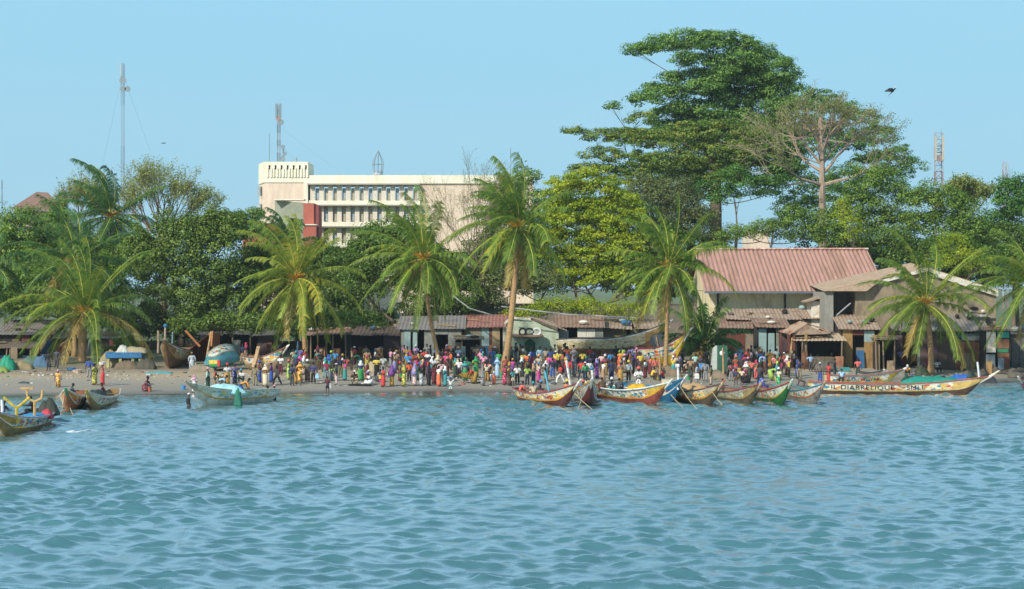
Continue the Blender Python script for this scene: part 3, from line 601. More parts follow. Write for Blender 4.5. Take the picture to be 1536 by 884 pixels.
# warehouse
RIB = mat('red_ribbed_roof', 'ab8272', .75, .14, .5, col2='94705e', streak=(1.6, .18, .3)); WALLC = mat('cream_wall_streaked', 'e6d8ae', .9, .14, .7, col2='b5a67e', streak=(1, 1, .3)); DPOST = mat('dark_post', '554a44', .8, .2, 3)
wh = empty('warehouse', G(1190, 216), 'large warehouse with long pink-red ribbed roof and cream wall', 'warehouse')
e0, e1 = wx(1056, 214), wx(1330, 214); ze = at(0, 436, 214).z; zr = at(0, 374, 226).z; zb = zr-(zr-ze)
mb = MB(); mb.corr((e0, 226, zr), (e1, 226, zr), (e1, 213.4, ze-.1), (e0, 213.4, ze-.1), .45, .06); mb.corr((e0, 226, zr), (e1, 226, zr), (e1, 239, ze), (e0, 239, ze), .62, .07); mb.build('roof', RIB, wh)
mb = MB(); mb.box(e0-.1, e1+.1, 225.6, 226.4, zr-.02, zr+.14); mb.build('ridge_cap', mat('pale_ridge', 'b88a7c', .7, .3, 2, col2='d8c8bc'), wh)
mb = MB(); mb.box(e0, e1, 213.25, 213.45, ze-.28, ze-.06); mb.build('gutter', mat('blue_grey_gutter', '5d6870', .6, .2, 2), wh)
mb = MB(); mb.box(e0+.6, e1-.4, 215, 237, 1, ze-.05); mb.prism([(e0+.6, 215, ze), (e0+.6, 237, ze), (e0+.6, 226, zr-.2)], (.3, 0, 0)); mb.prism([(e1-.7, 215, ze), (e1-.7, 237, ze), (e1-.7, 226, zr-.2)], (.3, 0, 0)); mb.build('wall', WALLC, wh)
for px in (1077, 1177.5, 1130.5, 1228):
    if px in (1077, 1177.5, 1228): mb = MB(); pbox(mb, px-1.6, px+1.6, 437, 520, 214.8, 215.0); mb.build('pillar', DPOST, wh)
for px in (1090, 1189):
    mb = MB(); pbox(mb, px-1.2, px+1.2, 436.5, 441, 213.9, 214.9); mb.build('lamp_bracket', mat('white_metal', 'd8d8d8', .5, .1, 3), wh)

# grey gable building
GABLE = mat('weathered_grey_plaster', '8d7f68', .95, .22, .45, col2='6d6252', streak=(1, 1, .45), bump=.3); WHITEB = mat('white_painted_board', 'd9d2c4', .8, .12, 2, col2='b9aa92'); TANROOF = mat('tan_asbestos_roof', 'a89078', .9, .14, .8, col2='8c7662')
gb = empty('gable_building', G(1370, 206), 'weathered grey gabled hall with white barge board behind the coconut palm', 'building')
YG = 206; pk = (1392, 404); mb = MB()
mb.prism([at(1283, 560, YG), at(1494, 560, YG), at(1494, 440, YG), at(*pk, YG), at(1283, 431, YG)], (0, 8, 0))
mb.build('wall', GABLE, gb)
mb = MB(); mb.prism([at(1393, 403, YG), at(1496, 436, YG), at(1496, 445, YG), at(1393, 412, YG)], (0, -.35, 0)); mb.prism([at(1282, 430, YG), at(1391, 402, YG), at(1391, 407, YG), at(1282, 435, YG)], (0, -.35, 0)); mb.build('barge_board', WHITEB, gb)
mb = MB(); mb.prism([at(1392, 401.5, YG), at(1498, 435.2, YG), at(1498, 436.2, YG), at(1392, 403, YG)], (0, 9, 0)); mb.build('roof', mat('ochre_edge', 'b59468', .8, .2, 2), gb)
a_, b_, c_, d_ = at(1392, 402.5, YG), at(1392, 402.5, YG)+Vector((0, 9, .6)), at(1236, 437, YG-1)+Vector((0, 10, .6)), at(1236, 437, YG-1)
mb = MB(); mb.corr(b_, a_, d_, c_, .5, .03); mb.build('roof_slope', TANROOF, gb)
mb = MB(); mb.prism([at(1236, 437, YG-1), at(1330, 414, YG-.3), at(1300, 437, YG-.9)], (0, .1, 0)); mb.build('awning_board', TANROOF, gb)
mb = MB(); pbox(mb, 1237, 1250, 438, 560, YG-.6, YG+8); pbox(mb, 1250.2, 1282.8, 476, 560, YG-.2, YG+8); pbox(mb, 1250.2, 1282.8, 438, 475.8, YG+5, YG+5.3); mb.build('side_wall', mat('pale_block_wall', '908c82', .95, .2, .8, streak=(1, 1, .4)), gb)
mb = MB(); mb.tube([at(1254, 474, YG-.1), at(1276, 455, YG-.1)], .07, 5); mb.build('pole', mat('grey_pole', '9a9c9c', .6, .1, 3), gb)
hut = empty('rooftop_hut', G(1223, 209), 'small white-walled hut with lean-to roof against the cream wall of the warehouse', 'hut')
mb = MB(); pbox(mb, 1217, 1236, 452, 520, 209, 212); mb.build('wall', WHITEB, hut); mb = MB(); mb.prism([at(1209, 452, 208.5), at(1238, 443, 208.5), at(1238, 446, 208.5), at(1209, 454, 208.5)], (0, 3.6, 0)); mb.build('roof', TANROOF, hut)

# compound wall
cw = MB(); pbox(cw, 690, 1045, 457, 560, 217, 217.4); cw.box(wx(690, 217), wx(1045, 217), 216.9, 217.5, at(0, 457, 217).z, at(0, 455.5, 217).z)
tag(cw.build('compound_wall', mat('grey_brown_wall', '7d7466', .95, .2, .6, col2='5e584c')), 'tall grey-brown compound wall behind the shacks and hedge', 'wall')
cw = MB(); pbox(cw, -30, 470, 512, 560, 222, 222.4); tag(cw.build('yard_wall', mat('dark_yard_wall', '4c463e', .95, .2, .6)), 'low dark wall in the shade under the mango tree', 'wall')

# shacks
RUST = mat('rusty_sheet', '7a4f3a', .85, .25, 1.2, col2='95674a', streak=(1, 1, .35)); RUSTR = mat('rust_red_sheet', '6e3c30', .85, .2, 1.2, col2='54302a', streak=(1, 1, .35))
ZINC = mat('grey_zinc_sheet', '8a9490', .6, .15, .9, col2='75706a', streak=(1, 1, .35)); ZINCB = mat('blue_green_sheet', '8fa8a4', .6, .15, .9, col2='7a8a88', streak=(1, 1, .35)); TANR = mat('dusty_tan_sheet_roof', '9d8874', .85, .18, .9, col2='7e6450')
BRR = mat('dusty_brown_sheet_roof', '8a705c', .85, .2, .9, col2='6e4f40'); RUSTROOF = mat('rust_pink_roof', '96675a', .8, .18, .8, col2='7c5448'); GREYR = mat('grey_sheet_roof', '7d7872', .8, .15, .9, col2='68605a')
WOODO = mat('ochre_plank', '9c7c4c', .85, .25, 2, col2='7a6140', streak=(1, 1, .3)); WOODG = mat('weathered_plank', '84725c', .9, .25, 2, streak=(1, 1, .3)); MINT = mat('mint_plaster', 'b4bfa6', .9, .12, .9, col2='979f88'); CONC = mat('grey_block_wall', '84877f', .95, .2, .9, col2='6c6c64')
BLUEP = mat('blue_painted_board', '2f5f86', .8, .2, 2); TEALP = mat('teal_paint', '2f8f86', .8, .2, 2); DPURP = mat('purple_brown_wall', '5e4a4c', .9, .2, 1.5); YELP = mat('yellow_paint_chipped', 'c0a040', .8, .25, 3, col2='8a7548'); GREENP = mat('green_paint', '2f7a55', .8, .2, 2); STRAW = mat('old_thatch', '6e6152', .95, .3, 3, bump=.6)
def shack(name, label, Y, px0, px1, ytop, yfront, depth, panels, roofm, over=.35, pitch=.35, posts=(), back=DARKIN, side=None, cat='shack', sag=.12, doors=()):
    """mono-pitch shack: front roof edge seen at row yfront, back edge at row ytop; panels = (px0, px1, material, photo row of its top)"""
    g = G((px0+px1)/2, Y); r = empty(name, g, label, cat); rd = random.Random(int(px0*7+Y))
    zf = at(0, yfront, Y-over).z; zb_ = at(0, ytop, Y+depth).z; a, b = wx(px0, Y), wx(px1, Y); zl = g.z-.3
    mb = MB(); nseg = max(1, int((b-a)/2.2)); xs = [a-.2+(b-a+.4)*i/nseg for i in range(nseg+1)]
    for i in range(nseg):
        s1, s2, t1 = rd.uniform(-sag, sag), rd.uniform(-sag, sag), rd.uniform(-sag, sag)*.6
        mb.corr((xs[i]-.03, Y+depth, zb_+s2*.4), (xs[i+1]+.03, Y+depth, zb_+s1*.4+.02), (xs[i+1]+.03+s1, Y-over-abs(t1)*2, zf+s1*.5), (xs[i]-.03+s1, Y-over-abs(t1)*2, zf+s2*.5), pitch, .03)
    mb.build('roof', roofm, r)
    mb = MB(); mb.box(a, b, Y+depth-.15, Y+depth, zl, zb_-.12); mb.build('back_wall', back, r)  # default back colour is near-black, interior shade put into the paint
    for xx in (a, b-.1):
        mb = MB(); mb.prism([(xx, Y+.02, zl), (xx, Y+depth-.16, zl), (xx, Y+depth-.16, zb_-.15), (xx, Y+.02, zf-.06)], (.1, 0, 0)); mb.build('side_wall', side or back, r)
    for p in panels:
        mb = MB(); q0, q1 = wx(p[0], Y), wx(p[1], Y); top = at(0, p[3], Y).z if len(p) > 3 and p[3] else zf-.03; bot = at(0, p[4], Y).z if len(p) > 4 else zl
        n = max(1, int((q1-q0)/.75)); w = (q1-q0)/n
        for i in range(n):
            o = rd.uniform(0, .05); mb.box(q0+i*w+.012, q0+(i+1)*w-.012, Y+o, Y+.05+o, bot, top-rd.uniform(0, .06))
        mb.build('wall_panel', p[2], r)
    for p in posts:
        mb = MB(); q = wx(p, Y-over+.1); mb.tube([(q, Y-over+.15, zl), (q+rd.uniform(-.1, .1), Y-over+.15, zf-.02)], .08, 6); mb.build('post', WOODG, r)
    for i in range(rd.randint(2, 5)):
        u, v = rd.uniform(.1, .9), rd.uniform(.15, .9); q = Vector((a+(b-a)*u, Y-over+(depth+over)*v, zf+(zb_-zf)*v+.14)); mb = MB(); L = rd.uniform(.3, 1.1)
        if rd.random() < .6: mb.box(q.x-L, q.x+L, q.y-.09, q.y+.09, q.z-.04, q.z+.05, rz=rd.uniform(-1, 1), ry=rd.uniform(-.06, .06)); mb.build('roof_plank', WOODG if rd.random() < .6 else WOODO, r)
        else: mb.ball(q+Vector((0, 0, .1)), (rd.uniform(.2, .5), .3, rd.uniform(.12, .3)), seg=7, rg=4); mb.build('roof_bundle', rd.choice([DARKIN, ZINCB, BLUEP, WHITEB, STRAW]), r)
    for i in range(rd.randint(1, 3)):
        q = a+(b-a)*rd.uniform(.05, .95); h_ = rd.uniform(.9, 1.7); w_ = rd.uniform(.35, .8); mb = MB(); yy = Y-rd.uniform(.35, .7); gg = float(gz(q, yy)); mb.box(q-w_/2, q+w_/2, yy, yy+.05, gg-.05, gg+h_, rx=R(rd.uniform(-16, -6)), rz=rd.uniform(-.3, .3)); mb.build('leaning_sheet', rd.choice([ZINC, RUST, WOODG, ZINCB, WOODO, RUSTR, BLUEP]), r)
    return r
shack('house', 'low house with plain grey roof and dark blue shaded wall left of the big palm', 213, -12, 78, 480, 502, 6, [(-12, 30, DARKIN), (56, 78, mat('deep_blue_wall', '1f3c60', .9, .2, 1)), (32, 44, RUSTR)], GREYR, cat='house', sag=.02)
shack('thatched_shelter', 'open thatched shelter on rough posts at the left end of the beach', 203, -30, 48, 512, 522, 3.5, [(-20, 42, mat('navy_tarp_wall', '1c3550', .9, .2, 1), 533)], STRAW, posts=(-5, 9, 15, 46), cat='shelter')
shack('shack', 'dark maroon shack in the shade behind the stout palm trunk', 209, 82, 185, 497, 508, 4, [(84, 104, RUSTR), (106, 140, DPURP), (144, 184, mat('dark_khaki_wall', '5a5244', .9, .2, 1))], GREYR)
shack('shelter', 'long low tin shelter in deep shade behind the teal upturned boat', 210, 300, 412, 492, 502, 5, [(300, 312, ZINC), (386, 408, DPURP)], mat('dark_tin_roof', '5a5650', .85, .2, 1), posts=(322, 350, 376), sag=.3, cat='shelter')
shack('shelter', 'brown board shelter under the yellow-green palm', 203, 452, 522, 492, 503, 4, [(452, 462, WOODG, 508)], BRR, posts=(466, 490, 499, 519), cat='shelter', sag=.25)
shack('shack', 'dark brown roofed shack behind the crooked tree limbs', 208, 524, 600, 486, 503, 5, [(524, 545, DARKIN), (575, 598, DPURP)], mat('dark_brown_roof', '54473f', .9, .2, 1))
shack('shack', 'grey block shack with pale zinc sheets and black doorway behind the leaning palm trunk', 205, 600, 694, 474, 494, 5, [(600, 606, CONC), (606, 616, ZINCB), (619, 626, ZINCB), (636, 651, CONC), (672, 692, CONC), (651, 672, CONC, 494, 502)], GREYR, over=.2)
shack('kiosk', 'small plank lean-to with slanting props in front of the grey block shack', 200, 683, 722, 505, 510, 2.2, [(683, 692, WOODG, 513)], WOODG, posts=(692, 721), cat='kiosk', sag=.2)
shack('shack', 'khaki shack with pinkish rusty roof left of the mint building', 206, 695, 760, 472, 491, 6, [(695, 722, mat('khaki_block', '7b7462', .9, .2, 1)), (722, 734, ZINCB), (734, 738, RUSTR), (738, 750, mat('tan_board', 'a08a66', .9, .15, 1)), (754, 760, WHITEB)], RUSTROOF, sag=.04)
# mint plastered building
mg = empty('mint_building', G(800, 206), 'pale mint-green plastered building with awning and dark green door', 'building')
mb = MB(); mb.prism([at(759, 560, 205), at(838, 560, 205), at(838, 498, 205), at(800, 482, 205), at(766, 478, 205), at(759, 486, 205)], (0, 5, 0)); mb.build('wall', MINT, mg)
mb = MB(); mb.corr(at(790, 474, 210), at(846, 486, 210), at(851, 497, 204.5), at(806, 480, 204.5), .4, .03); mb.build('roof', TANR, mg)
mb = MB(); mb.prism([at(756, 484, 204.8), at(766, 475, 204.8), at(796, 477, 204.8), at(796, 480, 204.8), at(767, 478.5, 204.8), at(757, 488, 204.8)], (0, .3, 0)); mb.build('roof_edge', WHITEB, mg)
mb = MB(); mb.box(wx(767, 204), wx(813, 204), 203.4, 204.95, at(0, 504.5, 204).z, at(0, 502, 204).z, rx=R(4)); mb.build('awning', BRR, mg)
mb = MB(); mb.prism([at(787, 535, 204.9), at(803, 535, 204.9), at(803, 514, 204.9), at(795, 508, 204.9), at(787, 514, 204.9)], (0, .08, 0)); mb.build('door', mat('dark_green_door', '1d5a3c', .7, .2, 2), mg)
for i, (px, c) in enumerate(((784, 'black'), (794, 'black'), (805, 'white'))):
    t = empty('old_tyre', at(px, 497.5, 204), 'old %s standing on the mint building awning, %s' % (('black tyre', 'leftmost of three') if i == 0 else ('black tyre', 'middle of three') if i == 1 else ('tyre with white sidewall', 'rightmost of three')), 'tyre')
    mb = MB(); p = [Vector((wx(px, 204)+.32*math.cos(k*math.pi/6)*(1.2 if i else 1), 204, at(0, 498, 204).z+.32*math.sin(k*math.pi/6))) for k in range(13)]
    mb.tube(p, .1, 6, cap=False); mb.build('rubber', mat('tyre_'+c, '1c1e22' if c == 'black' else 'cfd2d2', .8, .1, 3), t)
shack('shack', 'brown-roofed shack with white cloth screen right of the mint building', 206, 838, 905, 472, 491, 5, [(838, 853, ZINC, 496), (866, 893, mat('white_cloth', 'cfc9ba', .9, .08, 1), 493, 506), (838, 846, CONC), (850, 866, WOODO, 512), (893, 905, CONC), (868, 892, WOODG, 510)], BRR)
shack('shack', 'low jumble of flattened sheet roofs behind the old beached hull', 209, 903, 1000, 478, 492, 5, [(905, 940, WOODG), (945, 1000, mat('dull_olive_wall', '5c5a48', .9, .2, 1))], TANR, sag=.4)
shack('shack', 'rust-red sheet metal shack with tan roof right of the low young palm', 207, 1080, 1148, 469, 492, 4.5, [(1088, 1118, RUSTR, 500), (1118, 1134, mat('sooty_plaster', '8a7d6c', .9, .3, 2)), (1082, 1087, WOODG), (1134, 1148, ZINC)], BRR, sag=.14)
shack('shack', 'long tan-roofed shack below the cream wall of the warehouse', 209, 1092, 1236, 463, 479, 4, [(1092, 1236, WOODG)], TANR, sag=.15)
shack('shack', 'shack of pale teal sheets beside the gabled open shelter', 203.5, 1136, 1182, 478, 492, 3.5, [(1138, 1150, ZINCB), (1152, 1162, ZINCB, 499), (1164, 1180, mat('olive_sheet', '76806e', .8, .15, 1))], BRR, sag=.16)
# gabled open shelter
gs = empty('gabled_shelter', G(1192, 201), 'open shelter with rust-streaked gable roof on reddish posts', 'shelter')
RST = mat('rust_streaked_sheet', 'a38a72', .85, .15, 1.5, col2='7c4534', streak=(1.2, .3, .3))
r0, r1 = at(1200, 482, 204.5), at(1212, 485, 200); mb = MB(); mb.corr(r0, r1, at(1184, 502, 199.4), at(1166, 497, 203.5), .35, .03); mb.corr(r0, r1, at(1246, 500, 199.6), at(1240, 494, 204), .35, .03); mb.build('roof', RST, gs)
mb = MB(); mb.prism([at(1186, 503, 199.8), at(1211, 488, 199.8), at(1244, 501, 199.8)], (0, .06, 0)); mb.build('gable_panel', TANR, gs)
for px in (1168, 1180, 1188, 1206): mb = MB(); p = ground_at(px, 549); mb.box(p.x-.12, p.x+.12, 199.7, 199.95, p.z-.2, at(0, 500, 199.8).z); mb.build('post', RUSTR if px < 1200 else WOODO, gs)
mb = MB(); pbox(mb, 1170, 1206, 505, 560, 202.8, 203); mb.build('back_wall', DPURP, gs)
shack('awning_stall', 'open stall with wide pale awning and piled goods inside', 199.5, 1194, 1266, 500, 511, 3.4, [(1204, 1210, WOODG), (1212, 1262, mat('dim_counter', '6a5c48', .9, .3, 2), 535)], mat('pale_tan_awning', 'b09a80', .9, .12, 1), posts=(1203, 1262), cat='stall', sag=.03)
shack('shack', 'two-part plank shack with tall black doorway and ochre posts', 201.5, 1262, 1318, 472, 494, 5, [(1264, 1279, WOODO), (1279, 1296, RUSTR, 494, 503), (1296, 1312, ZINCB, 496, 513), (1296, 1316, WOODO, 513), (1284, 1297, WOODG, 521)], TANR, sag=.14)
shack('stall', 'small dark stall on thin posts beside the plank shack', 200, 1313, 1344, 503, 509, 2.6, [(1314, 1320, WOODG, 512)], WOODG, posts=(1315, 1326, 1342), cat='stall', sag=.1)
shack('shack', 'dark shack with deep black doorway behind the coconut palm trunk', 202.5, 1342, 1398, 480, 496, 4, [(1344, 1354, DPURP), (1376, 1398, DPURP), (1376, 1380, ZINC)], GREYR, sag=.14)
shack('shack', 'rusty brown sheet shack with blue-grey band right of the palm trunk', 202, 1398, 1480, 470, 497, 4.5, [(1400, 1408, DPURP), (1408, 1434, mat('cluttered_brown_wall', '5a4840', .9, .3, 3)), (1434, 1478, RUST, 512), (1442, 1478, mat('blue_grey_band', '7d8c88', .8, .15, 2), 500, 511), (1434, 1442, GREENP, 500, 506)], GREYR, sag=.1)
shack('shack', 'narrow patchwork shack of white, brown, green and grey panels', 199.5, 1478, 1516, 491, 495.5, 2.5, [(1479, 1494, WHITEB, 497, 529), (1479, 1493, mat('grey_mottled_sheet', '7f8a90', .8, .4, 3), 531), (1496, 1514, mat('brown_blotched', '7d5a44', .9, .3, 3), 508, 523), (1496, 1514, TEALP, 497, 507), (1496, 1513, GREENP, 523, 529), (1497, 1511, mat('blue_grey_panel', '8096a4', .8, .15, 2), 537), (1496, 1514, RUST, 529, 537)], WOODG, over=.15, sag=.05)
shack('small_house', 'small grey house with light roof above the rusty shack', 204.5, 1452, 1480, 464, 475, 2, [(1456, 1480, ZINC)], mat('pale_grey_roof', '9c948c', .8, .1, 1), cat='house', sag=.02)
shack('shack', 'dark grey shack at the right end under the long palm fronds', 203, 1516, 1570, 492, 500, 4, [(1516, 1570, mat('mottled_dark_wall', '66625f', .9, .35, 3))], GREYR)
mb = MB(); rd = random.Random(3)
for i in range(26): p = ground_at(rd.uniform(1448, 1560), rd.uniform(556, 568)); mb.ball(p+Vector((0, 0, .1)), (rd.uniform(.3, .9), rd.uniform(.3, .6), rd.uniform(.25, .6)), seg=7, rg=4)
tag(mb.build('rubble_bank', mat('dark_wet_rock', '5c564d', .9, .3, 2, bump=.6)), 'dark rocky rubble bank at the water edge by the patchwork shack', 'rubble', kind='stuff')

# masts
def lattice(name, label, cat, Y, px, ytop, ybot, w, mats, bands=8, legs=4, bays=26, rad=.06, extras=()):
    top = at(px, ytop, Y); bz = at(px, ybot, Y).z if ybot else float(gz(top.x, Y)); r = empty(name, (top.x, Y, bz), label, cat)
    H = top.z-bz; n = bays; mb = MB(); L = [(-w/2, -w/2), (w/2, -w/2), (w/2, w/2), (-w/2, w/2)][:legs]
    for i in range(n):
        z0, z1 = bz+H*i/n, bz+H*(i+1)/n; m = (int(i*bands/n)) % len(mats)
        for k, (a, c) in enumerate(L):
            a2, c2 = L[(k+1) % len(L)]
            mb.tube([(top.x+a, Y+c, z0), (top.x+a, Y+c, z1)], rad, 4, m); mb.tube([(top.x+a, Y+c, z0), (top.x+a2, Y+c2, z1)], rad*.6, 3, m); mb.tube([(top.x+a, Y+c, z1), (top.x+a2, Y+c2, z1)], rad*.6, 3, m)
    mb.build('lattice', mats, r)
    for e in extras:
        mb = MB(); p = at(e[1], e[2], Y)
        if e[0] == 'dish': mb.tube([p-Vector((0, .5, 0)), p-Vector((0, .1, 0)), p+Vector((0, .3, 0))], [e[3], e[3]*.9, .1], 10); mb.tube([p, (top.x, Y, p.z)], .06, 4); nm = 'dish_antenna'
        elif e[0] == 'rod': mb.tube([p, at(e[3], e[4], Y)], .06, 4); nm = 'rod_antenna'
        elif e[0] == 'panel': mb.box(p.x-.16, p.x+.16, Y-.6, Y-.35, p.z-e[3], p.z+e[3]); mb.tube([p, (top.x, Y, p.z)], .05, 4); nm = 'panel_antenna'
        elif e[0] == 'wire': mb.tube([p, Vector((wx(e[3], Y), Y+e[5], at(0, e[4], Y).z))], .018, 3); nm = 'guy_wire'
        mb.build(nm, e[-1] if isinstance(e[-1], bpy.types.Material) else MWH, r)
    return r
MWH = mat('mast_grey_white', 'a9b4bc', .6, .1, 1); MRED = mat('mast_faded_red', 'a08480', .6, .1, 1); MGR = mat('mast_dull_grey', '7f8d94', .6, .1, 1); CRM = mat('cream_panel', 'b8b4a4', .5, .1, 1)
lattice('radio_mast', 'tall thin white guyed radio mast at left, taller than all palms', 'mast', 420, 184, 96, None, .55, [MWH, MGR], 6, 3, 60, .045,
        [('rod', 185, 92, 185, 97), ('rod', 181, 99, 181, 110), ('dish', 185, 121, .7, MGR), ('dish', 192, 134, .6, MGR), ('dish', 185, 134, .6, MGR), ('panel', 182, 106, 1.2), ('wire', 184, 110, 120, 330, 10), ('wire', 184, 110, 250, 330, 10)])
lattice('radio_mast', 'lattice mast with dishes on the roof of the white tower', 'mast', 353, 418, 158, 243, .5, [MGR, MWH], 8, 4, 26, .05,
        [('rod', 418, 152, 418, 160), ('panel', 415, 166, 1.1, MGR), ('panel', 421, 166, 1.1, MGR), ('dish', 418, 178, .45, MRED), ('dish', 422, 184, .5, MGR), ('wire', 419, 190, 515, 263, 3), ('wire', 418, 200, 401, 242, 1), ('wire', 418, 215, 444, 243, 2)])
lattice('antenna_pole', 'short pole with three small dishes beside the rooftop mast', 'antenna', 351.5, 425, 218, 243, .15, [MGR], 1, 3, 6, .05, [('dish', 425, 221, .35, MGR), ('dish', 427.5, 231, .35, MGR), ('dish', 425, 238, .4, MGR)])
lattice('antenna_pole', 'thin whip antenna left of the rooftop mast', 'antenna', 352, 404, 200, 243, .05, [MGR], 1, 3, 6, .03, [('rod', 404, 200, 404, 206)])
lattice('tripod', 'low metal tripod at the right of the tower roof', 'antenna', 352, 445, 237, 243, .1, [MGR], 1, 3, 3, .03, [('rod', 438, 243, 444, 236), ('rod', 452, 243, 445, 236)])
lattice('phone_mast', 'red and white lattice mast with long cream antenna panels at right', 'mast', 300, 1408, 200, None, 1.0, [MRED, MWH], 14, 4, 30, .07,
        [('panel', 1402.5, 223, 1.7, CRM), ('panel', 1413.5, 223, 1.7, CRM), ('dish', 1408, 238, .5, MRED), ('rod', 1412, 193, 1412, 202), ('rod', 1402, 198, 1402, 204)])
lattice('phone_mast', 'small far mast above the rounded tree at the right edge', 'mast', 480, 1508, 245, None, 1.0, [MRED, MWH], 12, 4, 22, .09, [('panel', 1505.5, 252, 1.4), ('panel', 1510.5, 252, 1.4)])
lattice('antenna_pole', 'thin pole above the treetops at the left edge', 'antenna', 380, 3, 270, None, .1, [MGR], 1, 3, 10, .04)
lattice('antenna_pole', 'thin aerial rising behind the largest centre palm', 'antenna', 360, 766, 222, None, .08, [MGR], 1, 3, 12, .03)
ln = empty('roof_lantern', at(567, 263, 356), 'onion-shaped wire lantern ornament on the long roof of the office block', 'ornament')
mb = MB(); c = at(567, 262, 356)
for k in range(8):
    a = k*math.pi/4; prof = [(0, .75), (.4, .75), (.9, .85), (1.7, .95), (2.5, .75), (3.3, .35), (4., .04)]
    mb.tube([c+Vector((math.cos(a)*r, math.sin(a)*r, z)) for z, r in prof], .05, 4)
for z, r in ((.4, .75), (1.7, .95)): mb.tube([c+Vector((math.cos(t*math.pi/6)*r, math.sin(t*math.pi/6)*r, z)) for t in range(13)], .04, 4, cap=False)
mb.build('wire_cage', MGR, ln); mb = MB(); mb.loft([(c.x, c.y, c.z-.05, .8, .8), (c.x, c.y, c.z+.5, .7, .7)]); mb.build('base', MWH, ln)
for pts, lb in ((((668, 434), (690, 452), (705, 463), (742, 474)), 'grey cable sagging behind the leaning palm to the rusty pink roof'), (((752, 460), (800, 466), (850, 472), (952, 477)), 'pale pole-like cable strung along the compound wall')):
    mb = MB(); mb.tube([at(x, y, 203) for x, y in pts], .06, 5); tag(mb.build('overhead_cable', mat('pale_cable', 'a8aca4', .6, .1, 2)), lb, 'cable')

# birds
def bird(px, py, Y, s, label, ang, up=1.):
    c = at(px, py, Y); r = empty('bird', c, label, 'bird'); M = Matrix.Rotation(ang, 3, 'Y')
    mb = MB(); L = [(-.32, 0), (-.2, .03), (0, .07), (.17, .06), (.27, .045), (.36, .01)]
    mb.tube([c+M @ Vector((a*s, 0, 0)) for a, _ in L], [max(.012, w)*s for _, w in L], 7)
    for q in (-1, 1):
        w = [Vector((.14, 0, .03)), Vector((-.08, 0, .03)), Vector((-.16, q*.3, .12*up)), Vector((-.3, q*.62, .3*up)), Vector((-.12, q*.5, .3*up)), Vector((.1, q*.3, .14*up))]
        mb.prism([c+M @ (p*s) for p in w], M @ Vector((0, 0, .02*s)))
    mb.prism([c+M @ (Vector(p)*s) for p in ((-.28, -.03, 0), (-.28, .03, 0), (-.5, .09, 0), (-.5, -.09, 0))], (0, 0, .02*s))
    mb.build('body', mat('dark_plumage', '2c3538', .7, .2, 3), r); mb = MB(); mb.ball(c+M @ Vector((.36*s, 0, .02*s)), .05*s); mb.build('head', mat('white_plumage', 'd5d5cf', .7, .1, 3), r)
bird(1339, 137, 150, 1.0, 'dark bird with pale head flying in the sky right of the giant tree', R(-48), 1.2)
bird(246, 215, 190, .6, 'tiny dark bird flying between the two left masts', R(-10), .1)
bird(781, 239, 200, .4, 'tiny bird above the centre palm, left one of a close pair', R(20), .4); bird(789, 242, 200, .45, 'tiny bird above the centre palm, right one of a close pair', R(-30), .4)
SKY_S = .1; SUN_S = 3.5; EXPO = .52; HAZE = .0001
# ---------------------------------------------------------------- boats
PAL = dict(ivory=('ece4cc', 'e8d8a0', 'e0902c', 'ece4cc', 'd8503a', 'ece4cc', 'e0b840', 'ece4cc', '3a86a8'), plain=('c8bc98', 'c0b088', 'b8a878', 'c8bc98', 'a8946c', 'ccc4a4', 'b8a070'), pale=('e0e2da', 'a8ccd0', '6fb4bc', 'e0e2da', 'd8b04c', '88a890', 'c8d4d0'), multi=('e8e0cc', 'd9a62e', '2f7fb0', 'c04a36', 'e8e0cc', '3c8a5a', 'd8c060'), warm=('e0cfa0', 'd99a2a', 'b8402c', 'e0cfa0', '8a5a34', 'd8b040', '4a7a8a'), cool=('d8dccf', '3a86a8', '4c9a80', 'd8dccf', 'c07a3a', '2f6f9a', 'd0b050'),
           faded=('c8bd98', '9fae84', 'b08a4a', 'c8bd98', '7a7258', '8aa8a0', 'a86a48'), grey=('c2c0b4', '8f8f86', 'b5b0a0', '6a6a64', 'a8443a', 'c2c0b4', 'cbb060'), pinkish=('d8b4a8', '8fb0a8', 'e0d8c8', 'b0503c', '4f8a6a', 'e0d8c8', 'c98a3a'))
def paint(name, pal, sx=2.4, sz=5.5, wear=.22):
    if name in _M: return _M[name]
    m, nt, bs = newmat(name); v = coord(nt, 'Object', (sx, .6, sz)); cols = [srgb(c) for c in PAL[pal]]
    vo = N(nt, 'ShaderNodeTexVoronoi', feature='F1', distance='CHEBYCHEV'); vo.inputs['Scale'].default_value = 1; nt.links.new(v, vo.inputs['Vector'])
    se = N(nt, 'ShaderNodeSeparateColor'); nt.links.new(vo.outputs['Color'], se.inputs[0])
    c = ramp(nt, se.outputs[0], [(i/len(cols), k) for i, k in enumerate(cols)], 'CONSTANT')
    vo2 = N(nt, 'ShaderNodeTexVoronoi', feature='DISTANCE_TO_EDGE'); vo2.inputs['Scale'].default_value = 1; nt.links.new(v, vo2.inputs['Vector'])
    c = mixc(nt, ramp(nt, vo2.outputs['Distance'], [(.04, 1.), (.07, 0.)]), c, srgb('d8d0b4'))
    n = noise(nt, coord(nt, 'Object', (1, 1, .6)), 3.5, 6, .75)
    c = mixc(nt, ramp(nt, n, [(.5, 0.), (.68, wear*1.6)]), c, srgb('6e6250')); nt.links.new(c, bs.inputs['Base Color']); bs.inputs['Roughness'].default_value = .6
    _M[name] = m; return m
def wood(col, v=.25): return mat('painted_wood_'+col, col, .65, v, 2.5, col2=tuple(x*.55 for x in srgb(col)), streak=(.6, 1, 1))
